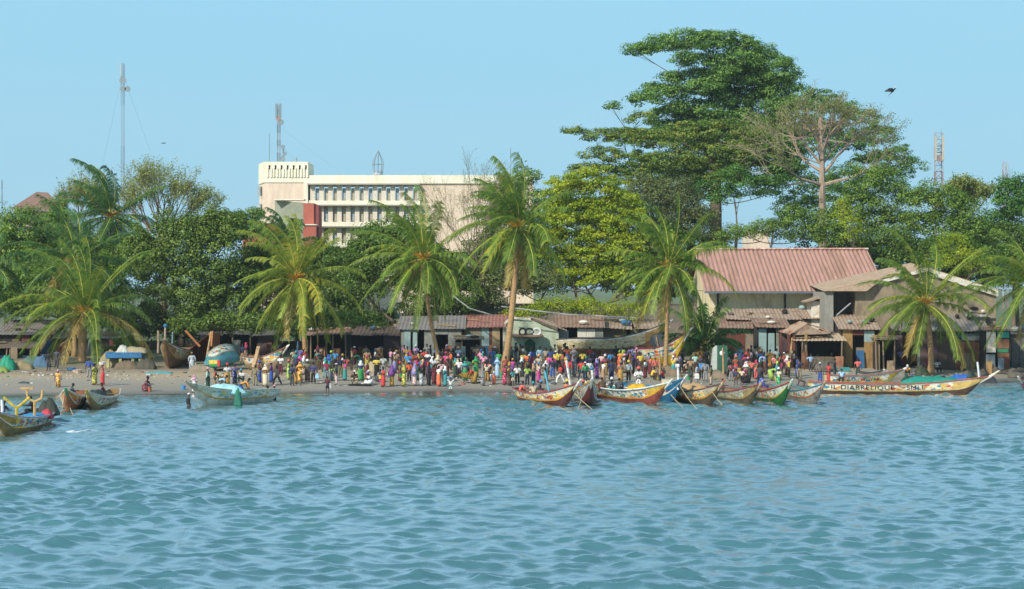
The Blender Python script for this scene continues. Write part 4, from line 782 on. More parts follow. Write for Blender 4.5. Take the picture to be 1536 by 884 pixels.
def boat(label, stern, bow, beam=1.7, fb=.75, bh=1.7, sh=1.1, draft=.3, hull='5a3a30', stripe='d9a62e', band='multi', rim='8c3a30', bowc=None, stem='e6e2d6', group='painted fishing pirogues moored along the beach',
         z=0., text=None, inner='7a6a54', thw=5, roll=0, pitch=0, name='fishing_boat', stemlen=.5, rake=.26, tip=None):
    s = Vector(stern); b = Vector(bow); d = b-s; L = d.length; rz = math.atan2(d.y, d.x); c = (s+b)/2
    r = empty(name, (c.x, c.y, z), label, 'boat', group, rz); r.rotation_euler = (roll, pitch, rz)
    n = 26; lv = [0, .16, .3, .42, .5, .58, .7, .82, .93, 1.]
    def sec(t):
        w = beam/2*max(.03, (math.sin(math.pi*min(1, t*.8+.2)))**.75 if t > .36 else (.5+.5*math.sin(math.pi*.5*min(1, t/.36))))
        h = fb+(bh-fb)*max(0, (t-.4)/.6)**2.1+(sh-fb)*max(0, (.35-t)/.35)**2
        k = -draft+(bh*.93+draft)*max(0, (t-1+rake)/rake)**1.7+(sh*.5+draft)*max(0, (.14-t)/.14)**2*.8
        return w, min(k, h-.05), h
    def pt(t, u, side, inset=0.):
        w, k, h = sec(t); x = -L/2+L*t+(u-.5)*.5*max(0, (t-.7)/.3)
        return (x, side*max(0, w*(u**.55)-inset), k+(h-k)*u+(inset*.6 if u < .3 else 0))
    def strip(mb, l0, l1, sides=(-1, 1), inset=0, t0=0, t1=n, m=0, flip=False):
        for sd in sides:
            V = [pt(i/n, lv[l], sd, inset) for i in range(t0, t1+1) for l in range(l0, l1+1)]; q = l1-l0+1; Fc = []
            for i in range(t1-t0):
                for j in range(q-1):
                    f = (i*q+j, (i+1)*q+j, (i+1)*q+j+1, i*q+j+1); Fc.append(f if (sd < 0) != flip else f[::-1])
            mb.add(V, Fc, m)
    bt = 21 if bowc else n
    mb = MB(); strip(mb, 0, 4, t1=n); strip(mb, 1, 9, inset=.07, flip=True, m=1)
    T = [pt(0, u, -1) for u in lv]+[pt(0, u, 1) for u in lv[::-1]]; mb.add(T, [tuple(range(len(T)))], 0)
    V = []; Fc = []                                                    # floor boards
    for i in range(1, 24):
        w, k, h = sec(i/n); x = -L/2+L*i/n; zz = k+.22*(h-k); V += [(x, -w*.42, zz), (x, w*.42, zz)]
    mb.add(V, [(2*i, 2*i+2, 2*i+3, 2*i+1) for i in range(22)], 1)
    mb.build('hull', [wood(hull), wood(inner)], r, local=True)
    mb = MB(); strip(mb, 4, 5, inset=-.012, t1=n); mb.build('stripe', wood(stripe), r, local=True)
    pm = paint('boat_paint_'+band, band)
    for sd in (-1, 1):
        mb = MB(); strip(mb, 5, 8, (sd,), t1=bt); strip(mb, 5, 8, (sd,), t0=bt, m=1) if bt < n else None
        mb.build('painted_side', [pm, wood(bowc or hull)], r, local=True)
    mb = MB(); strip(mb, 8, 9, inset=-.01); mb.build('rim_band', wood('dfe2da' if rim != 'dfe2da' else '2f6f9a'), r, local=True)
    for sd in (-1, 1):
        mb = MB(); P_ = [Vector(pt(i/n, 1, sd))+Vector((0, 0, .02)) for i in range(n+1)]; mb.tube(P_, .055, 5); mb.build('gunwale', wood(rim), r, local=True)
    for i in range(thw):
        t = .12+.62*i/max(1, thw-1); w, k, h = sec(t); x = -L/2+L*t; mb = MB(); mb.box(x-.11, x+.11, -w*.96, w*.96, h-.14, h-.1); mb.build('thwart', wood(inner), r, local=True)
    p = Vector(pt(1, 1, 0)); q = Vector(pt(.93, .4, 0)); mb = MB()
    mb.tube([q, p+Vector((-.02, 0, .0)), p+Vector((stemlen*.8, 0, stemlen*.55))], [.06, .11, .05], 6)
    mb.build('stem_post', [wood(stem)], r, local=True)
    if tip: mb = MB(); mb.ball(p+Vector((stemlen*.8, 0, stemlen*.55)), .09); mb.build('stem_tip', wood(tip), r, local=True)
    for (tx, t0, size, col, side) in (text or []):
        cu = bpy.data.curves.new('txt', 'FONT'); cu.body = tx; cu.size = size; cu.space_character = 1.12; to = bpy.data.objects.new('txt', cu); COL.objects.link(to)
        bpy.context.view_layer.update(); me = bpy.data.meshes.new_from_object(to.evaluated_get(bpy.context.evaluated_depsgraph_get())); bpy.data.objects.remove(to)
        W = max(v.co.x for v in me.vertices)
        for v in me.vertices:
            x = -L/2+L*t0+v.co.x*(1.25 if side < 0 else 1.25) if side < 0 else -L/2+L*t0+(W-v.co.x)*1.25
            t = min(.99, max(.01, (x+L/2)/L)); w, k, h = sec(t); zz = k+(h-k)*.62+v.co.y*1.0; u = min(1, max(.01, (zz-k)/(h-k)))
            x2 = x+(u-.5)*.5*max(0, (t-.7)/.3); v.co = (x2, side*(w*u**.55+.03), zz)
        me.materials.clear(); me.materials.append(mat('lettering_'+col, col, .6, .2, 4)); link(bpy.data.objects.new('lettering', me), r)
    r['_L'] = L; r['_fb'] = fb
    return r
def wy(py): return CAM*F/(py-HZ)          # distance of a waterline seen at this photo row
def W2(px, py): Y = wy(py); return (wx(px, Y), Y, 0)
def B2(px, Y): return (wx(px, Y), Y, 0)
boat('narrow painted pirogue with red gunwale, yellow bands and white upright bow post', B2(777, 160.5), B2(866, 149), 1.9, .72, 1.75, .9, hull='5c2c26', stripe='e0a020', band='warm', rim='8f3a34', bowc='cfc8a8', stem='e6e2d6', text=[('TAABI', .60, .42, 'b8322c', -1)])
boat('bow-on pirogue with grey and white chevron planks and red bottom', B2(868, 163), B2(887, 149.5), 2.1, .8, 1.9, .9, hull='6a3430', stripe='b8b4a8', band='grey', rim='d9a62e', bowc='b5b5ac', stem='dcd8cc', stemlen=.35)
boat('large pirogue with white rim, long yellow stripe and black disc on its bow', B2(893, 164), B2(1003, 150), 2.1, .85, 1.75, 1., hull='8c4638', stripe='dc9a1e', band='cool', rim='dfe2da', bowc='c9a63c', stem='dedbd0', text=[('MASSA', .06, .34, '2b2a2c', -1), ('DIEN', .28, .34, '2b2a2c', -1)])
boat('deep blue pirogue half hidden behind the white-rimmed one', B2(935, 167), B2(1026, 153.5), 1.9, .85, 1.9, 1., hull='226a92', stripe='dfe2da', band='cool', rim='2f7fa6', bowc='226a92', stem='e6e6e2', stemlen=.45)
boat('brown-rimmed pirogue with worn yellow side and a heaped sand-coloured net', B2(1000, 163), B2(1082, 150.5), 2., .75, 1.65, .9, hull='5b4a38', stripe='c8962e', band='warm', rim='6c4234', bowc='b5a888', stem='c8b088', stemlen=.4, tip='c85a3c')
boat('weathered pirogue with faded green floral side and mossy bottom', B2(1066, 165), B2(1140, 151), 1.9, .7, 1.6, .8, hull='5e5540', stripe='b9964e', band='faded', rim='94483c', bowc='a08c62', stem='c8a890', stemlen=.5)
boat('pirogue with bright green bow bottom, red rim and white prow', B2(1122, 165), B2(1186, 151), 1.9, .72, 1.75, .8, hull='1f6a2e', stripe='c9a040', band='pinkish', rim='9c2f28', bowc='c8d4bc', stem='cfe0c4', stemlen=.4)
boat('short grey-bottomed pirogue with orange, teal and white diagonal stripes', B2(1168, 168), B2(1236, 152), 1.8, .68, 1.6, .8, hull='8f8c82', stripe='c9742e', band='pinkish', rim='3c8fa0', bowc='dcdad0', stem='d8a890', stemlen=.55)
boat('long side-on pirogue with black lettering on white and orange, teal cargo cover', B2(1212, 169), B2(1480, 166.5), 2.0, .82, 1.45, .95, hull='5a4034', stripe='d8c07c', band='ivory', rim='9c5a48', bowc='dcb868', stem='d8d0bc', rake=.16, thw=8, inner='8a7a60',
     text=[('IL', .13, .50, '1c1a1c', -1), ('DIABRELIQUE', .185, .50, '1c1a1c', -1), ('SMLL', .555, .48, '1c1a1c', -1)], stemlen=.9)
boat('smaller lettered pirogue with yellow stripe aground behind the long one', B2(1238, 183), B2(1352, 184), 1.7, .8, 1.35, .9, hull='c9bc7c', stripe='d9a62e', band='multi', rim='8c6a60', bowc='d9a62e', stem='dcd8cc', text=[('NDIBARE', .12, .36, '2b2a30', -1), ('TIWAK', .46, .36, '2b2a30', -1)], z=.0)
boat('pirogue heeled at the waterline with turquoise cover and frayed green sail cloth over its stern', B2(412, 159), B2(284, 149.5), 2.1, .95, 1.75, .8, hull='c8c8b8', stripe='d9a840', band='pale', rim='b5bca4', bowc='c2c4a8', stem='bca890', stemlen=.3)
boat('bow-on pirogue with radiating orange, blue and green planks, left one of a close pair', B2(120, 158), B2(99, 143), 2.0, .7, 1.6, .8, hull='a8683a', stripe='e8e0cc', band='multi', rim='d8d4c4', bowc='cf8a3e', stem='3f9a68', stemlen=.22)
boat('painted pirogue with yellow stem, right one of a close pair', B2(172, 160), B2(131, 144), 1.7, .6, 1.4, .8, hull='9a7a44', stripe='e0d4b0', band='multi', rim='cfc4b8', bowc='d8c4a0', stem='c8b43c', stemlen=.3)
boat('nearest pirogue at the left edge with yellow forked post and blue tarp', B2(76, 134), B2(-10, 119), 2.1, .72, 1.55, .95, hull='a08048', stripe='e8e0cc', band='multi', rim='b8a8b0', bowc='b88a3a', stem='e0e0dc', stemlen=.4)
boat('brownish pirogue hauled up on the sand, bow toward the water, with two upright planks behind', B2(278, 197), B2(247, 187), 2.5, 1.35, 2.35, 1.5, hull='7a5c40', stripe='c49a48', band='faded', rim='6e5a44', bowc='8f7048', z=float(gz(wx(247, 187), 187))+.25, group='boats hauled up on the beach', stemlen=.2, stem='8f7a5c')
gzz = lambda px, Y: float(gz(wx(px, Y), Y))
boat('teal and grey striped pirogue lying on its side on the sand', B2(322, 186), B2(368, 190), 2.2, 1.1, 1.7, 1.1, hull='4f8f98', stripe='9a9080', band='cool', rim='b5a890', bowc='5f9aa0', z=gzz(345, 188)+.8, roll=R(-62), pitch=R(-8), group='boats hauled up on the beach', stemlen=.2)
boat('beached pirogue with a tall plank leaning on it near the teal one', B2(368, 189), B2(428, 186), 1.9, .9, 1.9, 1., hull='a08a70', stripe='c8c0b0', band='multi', rim='8a5a44', z=gzz(400, 187)+.35, group='boats hauled up on the beach', stemlen=.3)
boat('huge old cream and brown pirogue hull hauled up in front of the shacks', B2(838, 203), B2(1003, 198.5), 2.6, 1.75, 3.45, 1.6, hull='7c5c40', stripe='8a6844', band='plain', rim='5c4c40', bowc='b08c50', z=gzz(930, 200)+.45, group='boats hauled up on the beach', stemlen=.25, draft=.5)
boat('beached pirogue with yellow bow, dark red rim and white prow behind the slim palm trunk', B2(950, 198), B2(1032, 193.5), 2.0, 1.3, 3.1, 1.3, hull='c9a62a', stripe='e0dcd0', band='multi', rim='8c2f34', bowc='d0b030', z=gzz(1000, 196)+.2, group='boats hauled up on the beach', stemlen=.6, stem='dcdcd4', tip='b8323c', text=[('BELAMAR', .74, .3, '2a2418', -1)])
boat('pink-red prow of a pirogue entering at the right edge of the view', B2(1575, 178), B2(1530, 172), 1.5, .6, 1.1, .8, hull='a8606a', stripe='dcdcd4', band='pinkish', rim='a04a54', stemlen=.3)
boat('small dark dinghy drawn up behind the lettered pirogues', B2(1288, 190), B2(1322, 189), 1.5, .5, .8, .6, hull='5c6468', stripe='8a8c88', band='grey', rim='3c4448', z=gzz(1300, 190)+.1, group='boats hauled up on the beach', stemlen=.1, thw=3)

# ---------------------------------------------------------------- gear on boats and beach
def cloth(name, label, cat, px, Y, z, w, d, h, col, rz=0, seed=1, m=None, rough=.75, group=None):
    """a tarp or net lying over a heap: lumpy closed mound"""
    rs = random.Random(seed); n, k = 13, 7; V = []; Fc = []; x0 = wx(px, Y)
    for j in range(k):
        for i in range(n):
            u, v = i/(n-1)*2-1, j/(k-1)*2-1; e = max(0, 1-abs(u)**2.5)**.6*max(0, 1-abs(v)**2.2)**.7
            V.append((u*w/2*(1+rs.uniform(-.05, .05)), v*d/2*(1+rs.uniform(-.1, .1)), e*h*(.75+.35*rs.random())+.02*rs.random()))
    for j in range(k-1):
        for i in range(n-1): a = j*n+i; Fc.append((a, a+1, a+n+1, a+n))
    b = len(V); edge = [i for i in range(n)]+[j*n+n-1 for j in range(1, k)]+[(k-1)*n+i for i in range(n-2, -1, -1)]+[j*n for j in range(k-2, 0, -1)]
    V += [(V[i][0], V[i][1], -.12) for i in edge]; E = len(edge)
    for i in range(E): Fc.append((edge[i], b+i, b+(i+1) % E, edge[(i+1) % E]))
    Fc.append(tuple(b+i for i in range(E))[::-1])
    mb = MB(); mb.add(V, Fc); me = mb.mesh(name, smooth=True); me.materials.append(m or mat('cloth_'+col, col, rough, .25, 2.2, bump=.5))
    o = bpy.data.objects.new(name, me); o.location = (x0, Y, z); o.rotation_euler = (0, 0, rz); link(o); return tag(o, label, cat, group)
def pole(name, label, cat, a, b, r, col, cap=None, n=5):
    rt = empty(name, a, label, cat); mb = MB(); mb.tube([a, (Vector(a)+Vector(b))/2+Vector((.02, 0, 0)), b], [r, r*.95, r*.8], n)
    mb.build('shaft', wood(col), rt)
    if cap: mb = MB(); mb.ball(b, r*1.5); mb.build('tip', wood(cap), rt)
    return rt
pole('mooring_post', 'tall white and ochre post standing at the bow of the red-gunwaled pirogue', 'post', at(859, 603, 152), at(849, 538, 152), .1, 'dcd8cc', 'c9a050')
pole('paddle', 'light blue pole leaning in the red-gunwaled pirogue', 'pole', at(824, 590, 156), at(817, 556, 156), .07, '6fb4cc')
pole('mooring_post', 'white and blue post on the bow of the grey chevron pirogue', 'post', at(889, 585, 151), at(888, 553, 151), .09, 'dcdcd8', '2f7fb0')
pole('mooring_post', 'white knobbed post on the bow of the blue pirogue', 'post', at(1017, 585, 154.5), at(1017, 549, 154.5), .1, 'e4e4e0', 'e4e4e0')
pole('mooring_post', 'white short post near the bow of the long lettered pirogue', 'post', at(1469, 573, 167), at(1466, 543, 167), .1, 'dcdcd8')
pole('mooring_post', 'white post cut by the left edge on the nearest pirogue', 'post', at(3, 625, 121), at(3, 600, 121), .1, 'e4e4e0')
pole('plank', 'light wooden plank stood on end against the beached pirogue', 'plank', at(380, 552, 186), at(388, 520, 186.5), .22, 'b8966a')
pole('plank', 'shorter upright plank behind the hauled-up brownish pirogue', 'plank', at(237, 530, 197), at(237.5, 496, 197), .13, 'a08c74')
pole('plank', 'taller upright plank with blue tip behind the hauled-up brownish pirogue', 'plank', at(246, 530, 197), at(248, 489, 197), .13, 'a89880', '2f7fb0')
pole('plank', 'thin blue-grey post right of the two upright planks', 'post', at(256, 545, 198), at(259, 498, 198), .09, '7f98a4')
pole('prop', 'dark blue stake standing in the crowd left of the yellow-green palm trunk', 'post', at(444, 545, 190), at(447, 512, 190), .09, '3c5a74')
pole('signpost_pole', 'wooden stake standing in front of the green and white box', 'post', at(1085, 562, 184), at(1084, 522, 184), .1, 'b08a5c')
pole('prop', 'leaning ochre pole in front of the gabled shelter', 'pole', at(1184, 545, 198), at(1188, 507, 198.5), .1, 'c8a46a')
pole('hull_prop', 'long thin pole leaning against the bow of the huge old hull', 'pole', at(993, 550, 196), at(984, 503, 197), .09, '8a6a4a')
pole('hull_prop', 'brown stake among the boats below the slim palm', 'pole', at(990, 562, 180), at(989, 530, 180), .1, 'a8845c')
def fork(px, py0, py1, Y, col, label, w, k=0):
    r = empty('forked_post', at(px, py0, Y), label, 'post'); mb = MB(); t = at(px, py1, Y)
    mb.tube([at(px, py0, Y), t], .09, 6); mb.build('shaft', wood(col), r)
    mb = MB(); q = t+Vector((0, 0, .0))
    if k: mb.tube([q+Vector((-w, 0, .75)), q+Vector((-w*.85, 0, .2)), q, q+Vector((w*.85, 0, .2)), q+Vector((w, 0, .7))], .08, 6); mb.box(q.x-w-.35, q.x-w+.4, q.y-.06, q.y+.06, q.z+.75, q.z+.86)
    else: mb.tube([q+Vector((-w, 0, .6)), q+Vector((-.1, 0, .05)), q+Vector((.1, 0, .05)), q+Vector((w, 0, .6))], .08, 6); mb.box(q.x-.45, q.x+.45, q.y-.05, q.y+.05, q.z-1.15, q.z-1.05)
    mb.build('fork', wood(col), r)
fork(25, 636, 612, 122, 'ccb03a', 'bright yellow forked post with crossbar on the nearest pirogue', .75)
fork(52, 634, 603, 127, 'c9a268', 'pale wooden U-forked post on the nearest pirogue', .48, 1)
zt = .75
cloth('tarp', 'bright blue tarp spread inside the nearest pirogue', 'tarp', 49, 128, .6, 1.5, 4.0, .3, '2f86b4', seed=2, group=None)
cloth('bundle', 'dark olive gear bundle at the stern of the nearest pirogue', 'bundle', 73, 131, .7, 1.2, 1.2, .9, '34382c', seed=3)
cloth('bundle', 'small red bundle beside the olive gear on the nearest pirogue', 'bundle', 70, 129, .62, .7, .7, .45, 'b83c48', seed=4)
cloth('tarp', 'turquoise cover stretched over the heeled pirogue', 'tarp', 335, 153, .9, 3.0, 1.7, .6, 'a4d4d4', rz=R(-63)+R(90), seed=5)
cloth('sail_cloth', 'dark green cloth hanging down the side of the heeled pirogue', 'cloth', 357, 151.8, .1, .55, .5, 1.1, '1d6a55', seed=6)
cloth('tarp', 'long teal cover over cargo in the long lettered pirogue', 'tarp', 1398, 167.6, .72, 5.4, 1.6, .75, '14806e', seed=7)
cloth('net_heap', 'sand-coloured net heap filling the brown-rimmed pirogue', 'net', 1040, 157, .7, 2.3, 3.0, .75, 'b08e62', seed=8)
cloth('tarp', 'yellow cover folded at the rim of the white-rimmed pirogue', 'tarp', 956, 157.5, .85, 1.6, 1.6, .5, 'd0a01c', seed=9)
cloth('net_heap', 'dark green net heaped in the yellow-stemmed pirogue', 'net', 143, 152, .6, 1.3, 3.2, .55, '2c3c34', seed=10)
cloth('net_heap', 'bright teal net heap on the sand in front of the thatched shelter', 'net', 11, 187, gzz(11, 187), 1.5, 1.6, 1.25, '1f8a68', seed=11)
cloth('net_heap', 'tan net heap between the teal and the grey-green nets', 'net', 29, 188, gzz(29, 188), 2.6, 1.6, .75, '8a7a58', seed=12)
cloth('net_heap', 'wide grey-green net heap by the palm at left', 'net', 50, 193, gzz(50, 193), 2.4, 1.6, .8, '4f6a5c', seed=13)
cloth('net_heap', 'blue-grey net bundle left of the stout palm', 'net', 63, 191, gzz(63, 191), 1.5, 1.2, 1.05, '44657c', seed=14)
cloth('net_heap', 'yellow-speckled net at the left edge of the sand', 'net', 0, 184, gzz(0, 184), 1.6, 1.3, .5, '7c8a3c', seed=15)
cloth('sheet', 'grey-black sheet lying crumpled on the wet sand at left', 'sheet', 36, 174.5, gzz(36, 174.5), .9, .6, .14, '3c4448', seed=16)
cloth('net_heap', 'dark fishing net piled on the shore right of the dinghy', 'net', 1375, 190, gzz(1375, 190), 2.4, 1.6, .45, '2c3434', seed=17)
cloth('net_heap', 'black net heap beside the blue tarp near the patchwork shack', 'net', 1405, 189, gzz(1405, 189), 2.4, 1.5, .55, '24282c', seed=18)
cloth('tarp', 'bright blue tarp on the shore in front of the rusty shack', 'tarp', 1442, 190, gzz(1442, 190), 2.4, 1.4, .7, '1f5aa8', seed=19)
cloth('net_heap', 'dark netting beside the white post of the long pirogue', 'net', 1478, 189, gzz(1478, 189), 2., 1.3, .75, '2c3034', seed=20)
cloth('tarp', 'flat turquoise sheet on the sand below the hauled-up brownish pirogue', 'tarp', 238, 185, gzz(238, 185), 2.4, .8, .12, '3f8f94', seed=21)
cloth('net_heap', 'grey net pile on the rubble between the dinghy and the palm', 'net', 1345, 188, gzz(1345, 188), 2., 1.3, .4, '6a6660', seed=22)
cloth('goods_heap', 'grey and dark goods heaped in front of the awning stall', 'heap', 1236, 196.5, gzz(1236, 196.5)+.3, 2., .9, .8, '5c564c', seed=23)
cloth('bush_pile', 'heap of cut green fronds at the foot of the coconut palm', 'heap', 1383, 195, gzz(1383, 195), 1.3, 1.0, .9, '39452e', seed=24)
cloth('sack_heap', 'tan sacks heaped right of the grey chevron pirogue', 'sacks', 1004, 186, gzz(1004, 186), 2.2, 1.4, .9, '7c6a54', seed=25)
cloth('firewood_heap', 'pale heap of split wood behind the seated group', 'heap', 556, 189, gzz(556, 189), 1.5, 1.1, .9, 'a89a76', seed=26)
cloth('sack_heap', 'brown sacks beside the green and white box', 'sacks', 1072, 186, gzz(1072, 186), 2.2, 1.3, .7, '857460', seed=27)
# rust-brown tent on an A-frame
tn = empty('tent', G(315, 192), 'rust-brown tarpaulin tent over an A-frame of poles behind the teal boat', 'tent')
ap = at(317, 499, 192); l_, r_, k_ = ground_at(285, 540), ground_at(341, 541), Vector((ap.x+.3, 195.5, ap.z-.2)); l_.y = r_.y = 192; mb = MB()
mb.add([ap, l_, l_+Vector((0, 4, .1)), k_, r_, r_+Vector((0, 4, .1))], [(0, 1, 2, 3), (0, 3, 5, 4), (3, 2, 5)])
sm_ = mb.build('canvas', mat('rust_canvas', '8a4c26', .9, .15, 1.2), tn); so_ = sm_.modifiers.new('t', 'SOLIDIFY'); so_.thickness = .03
for a, b in (((317, 498), (310, 538)), ((314, 500), (326, 545)), ((278, 496), (300, 520)), ((319, 497), (317, 520))):
    mb = MB(); mb.tube([at(*a, 191.6), at(*b, 191.2)], .1, 5); mb.build('pole', wood('a86a3c') if a[0] != 317 else wood('b09468'), tn)
# blue and yellow cart left of the brownish boat
ct = empty('cart', G(200, 190), 'faded blue plank cart loaded with nets beside the hauled-up brownish pirogue', 'cart'); b = G(200, 190)
mb = MB(); mb.box(b.x-2.3, b.x+.9, 189, 191, b.z+.85, b.z+1.35); mb.build('bed', wood('2f6f9c'), ct)
for dx in (-2.1, -1., .1, .75): mb = MB(); mb.box(b.x+dx-.12, b.x+dx+.12, 189.1, 189.4, b.z-.05, b.z+.85); mb.build('leg', wood('b5b078'), ct)
cloth('net_heap', 'pale net bundle heaped on the blue plank cart', 'net', 198, 190, b.z+1.36, 2.8, 1.6, .5, '9c8e70', seed=31)
cloth('bundle', 'white cloth bundle on the left end of the blue plank cart', 'bundle', 184, 189.6, b.z+1.36, 1., .9, .65, 'b8b8ac', seed=32)
# green and white box kiosk, wheelbarrow
kb = empty('box_kiosk', G(1078, 187), 'dark green box kiosk with slanted white side near the young palm', 'kiosk'); b = G(1078, 187); zt = at(0, 519, 187).z
mb = MB(); mb.box(wx(1076, 187), wx(1091, 187), 187, 188.4, b.z+.5, zt); mb.build('front', mat('green_box', '2c5a44', .6, .15, 2), kb)
mb = MB(); mb.prism([(wx(1067, 187), 187.05, b.z+.5), (wx(1075.8, 187), 187.05, b.z+.5), (wx(1075.8, 187), 187.05, zt), (wx(1071, 187), 187.05, zt-.25)], (0, 1.3, 0)); mb.build('side', mat('white_box', 'b8bcb4', .7, .12, 2), kb)
mb = MB(); mb.ball((wx(1083, 187), 186.96, at(0, 530, 187).z), (.22, .05, .22)); mb.build('disc', mat('white_disc', 'dcdcd8', .6, .05, 2), kb)
for px in (1069, 1089): mb = MB(); mb.box(wx(px, 187)-.08, wx(px, 187)+.08, 187.2, 187.4, b.z-.1, b.z+.5); mb.build('leg', wood('6a5a44'), kb)
p = ground_at(702, 575); wbw = empty('wheelbarrow', p, 'rusty wheelbarrow with yellow inside at the water edge of the crowd', 'wheelbarrow'); mb = MB()
mb.add([p+Vector(v) for v in ((-.75, -.3, .75), (.5, -.35, .95), (.5, .35, .95), (-.75, .3, .75), (-.35, -.18, .42), (.3, -.2, .45), (.3, .2, .45), (-.35, .18, .42))], [(4, 7, 6, 5), (0, 4, 5, 1), (1, 5, 6, 2), (2, 6, 7, 3), (3, 7, 4, 0)])
mb.build('tray', wood('b08a2c'), wbw); mb = MB()
for s in (-.28, .28): mb.tube([p+Vector((.9, s*.3, .3)), p+Vector((-.2, s, .45)), p+Vector((-1.2, s, .7))], .035, 5); mb.tube([p+Vector((-.3, s, .42)), p+Vector((-.35, s, 0))], .03, 5)
mb.build('frame', wood('4a3c34'), wbw); mb = MB(); mb.tube([p+Vector((.9+.25*math.cos(t*math.pi/6), 0, .27+.25*math.sin(t*math.pi/6))) for t in range(13)], .05, 5, cap=False); mb.build('wheel', mat('tyre_black', '1c1e22', .8), wbw)
# mooring ropes
ROPE = mat('pale_rope', 'a89878', .9, .15, 5)
for i, (a, ya, b, lb) in enumerate((((1006, 592), 150.3, (1032, 612), 'the white-rimmed pirogue'), ((1020, 580), 153.5, (1052, 617), 'the blue pirogue'), ((1068, 588), 151.5, (1092, 611), 'the brown-rimmed pirogue'), ((1146, 582), 151.8, (1160, 608), 'the faded green pirogue'), ((860, 588), 150, (898, 617), 'the red-gunwaled pirogue'), ((874, 590), 150.5, (865, 616), 'the grey chevron pirogue'), ((1195, 592), 153, (1206, 607), 'the green-bottomed pirogue'), ((105, 612), 143, (115, 625), 'the left one of the close pair'), ((290, 590), 150, (304, 611), 'the heeled pirogue'))):
    A = at(a[0], a[1], ya); Bp = Vector(W2(*b)); Bp.z = -.15; mb = MB(); mb.tube([A, A.lerp(Bp, .35)-Vector((0, 0, .12)), A.lerp(Bp, .7)-Vector((0, 0, .12)), Bp], .028, 4)
    tag(mb.build('mooring_rope', ROPE), 'pale mooring rope slanting into the water from '+lb, 'rope', 'mooring ropes of the pirogues')

cloth('net_heap', 'brown net heap tumbled below the blue plank cart', 'net', 190, 188.3, gzz(190, 188), 2.2, 1.2, .75, '6a5a44', seed=41)
cloth('net_heap', 'dark heap between the blue plank cart and the brownish boat', 'net', 219, 188, gzz(219, 188), 1.8, 1.2, .9, '4a4436', seed=42)
cloth('frond_heap', 'heap of dry tan palm fronds left of the blue plank cart', 'heap', 168, 190.5, gzz(168, 190), 2.4, 1.4, 1.5, '8a7c58', seed=43)
cloth('firewood_heap', 'low heap of grey driftwood in front of the rust-brown tent', 'heap', 305, 187, gzz(305, 187), 2.6, 1.3, .7, '84765f', seed=44)

tag(MB().prism([at(974, 512, 196.5), at(978, 503, 197), at(992, 498, 197), at(994, 545, 196.5), at(988, 556, 196), at(986, 530, 196.5)], (0, .08, 0)).build('hanging_tarp', mat('cloth_slate', '3c464c', .8, .25, 2)), 'dark slate tarp hanging from the bow of the huge old hull', 'tarp')
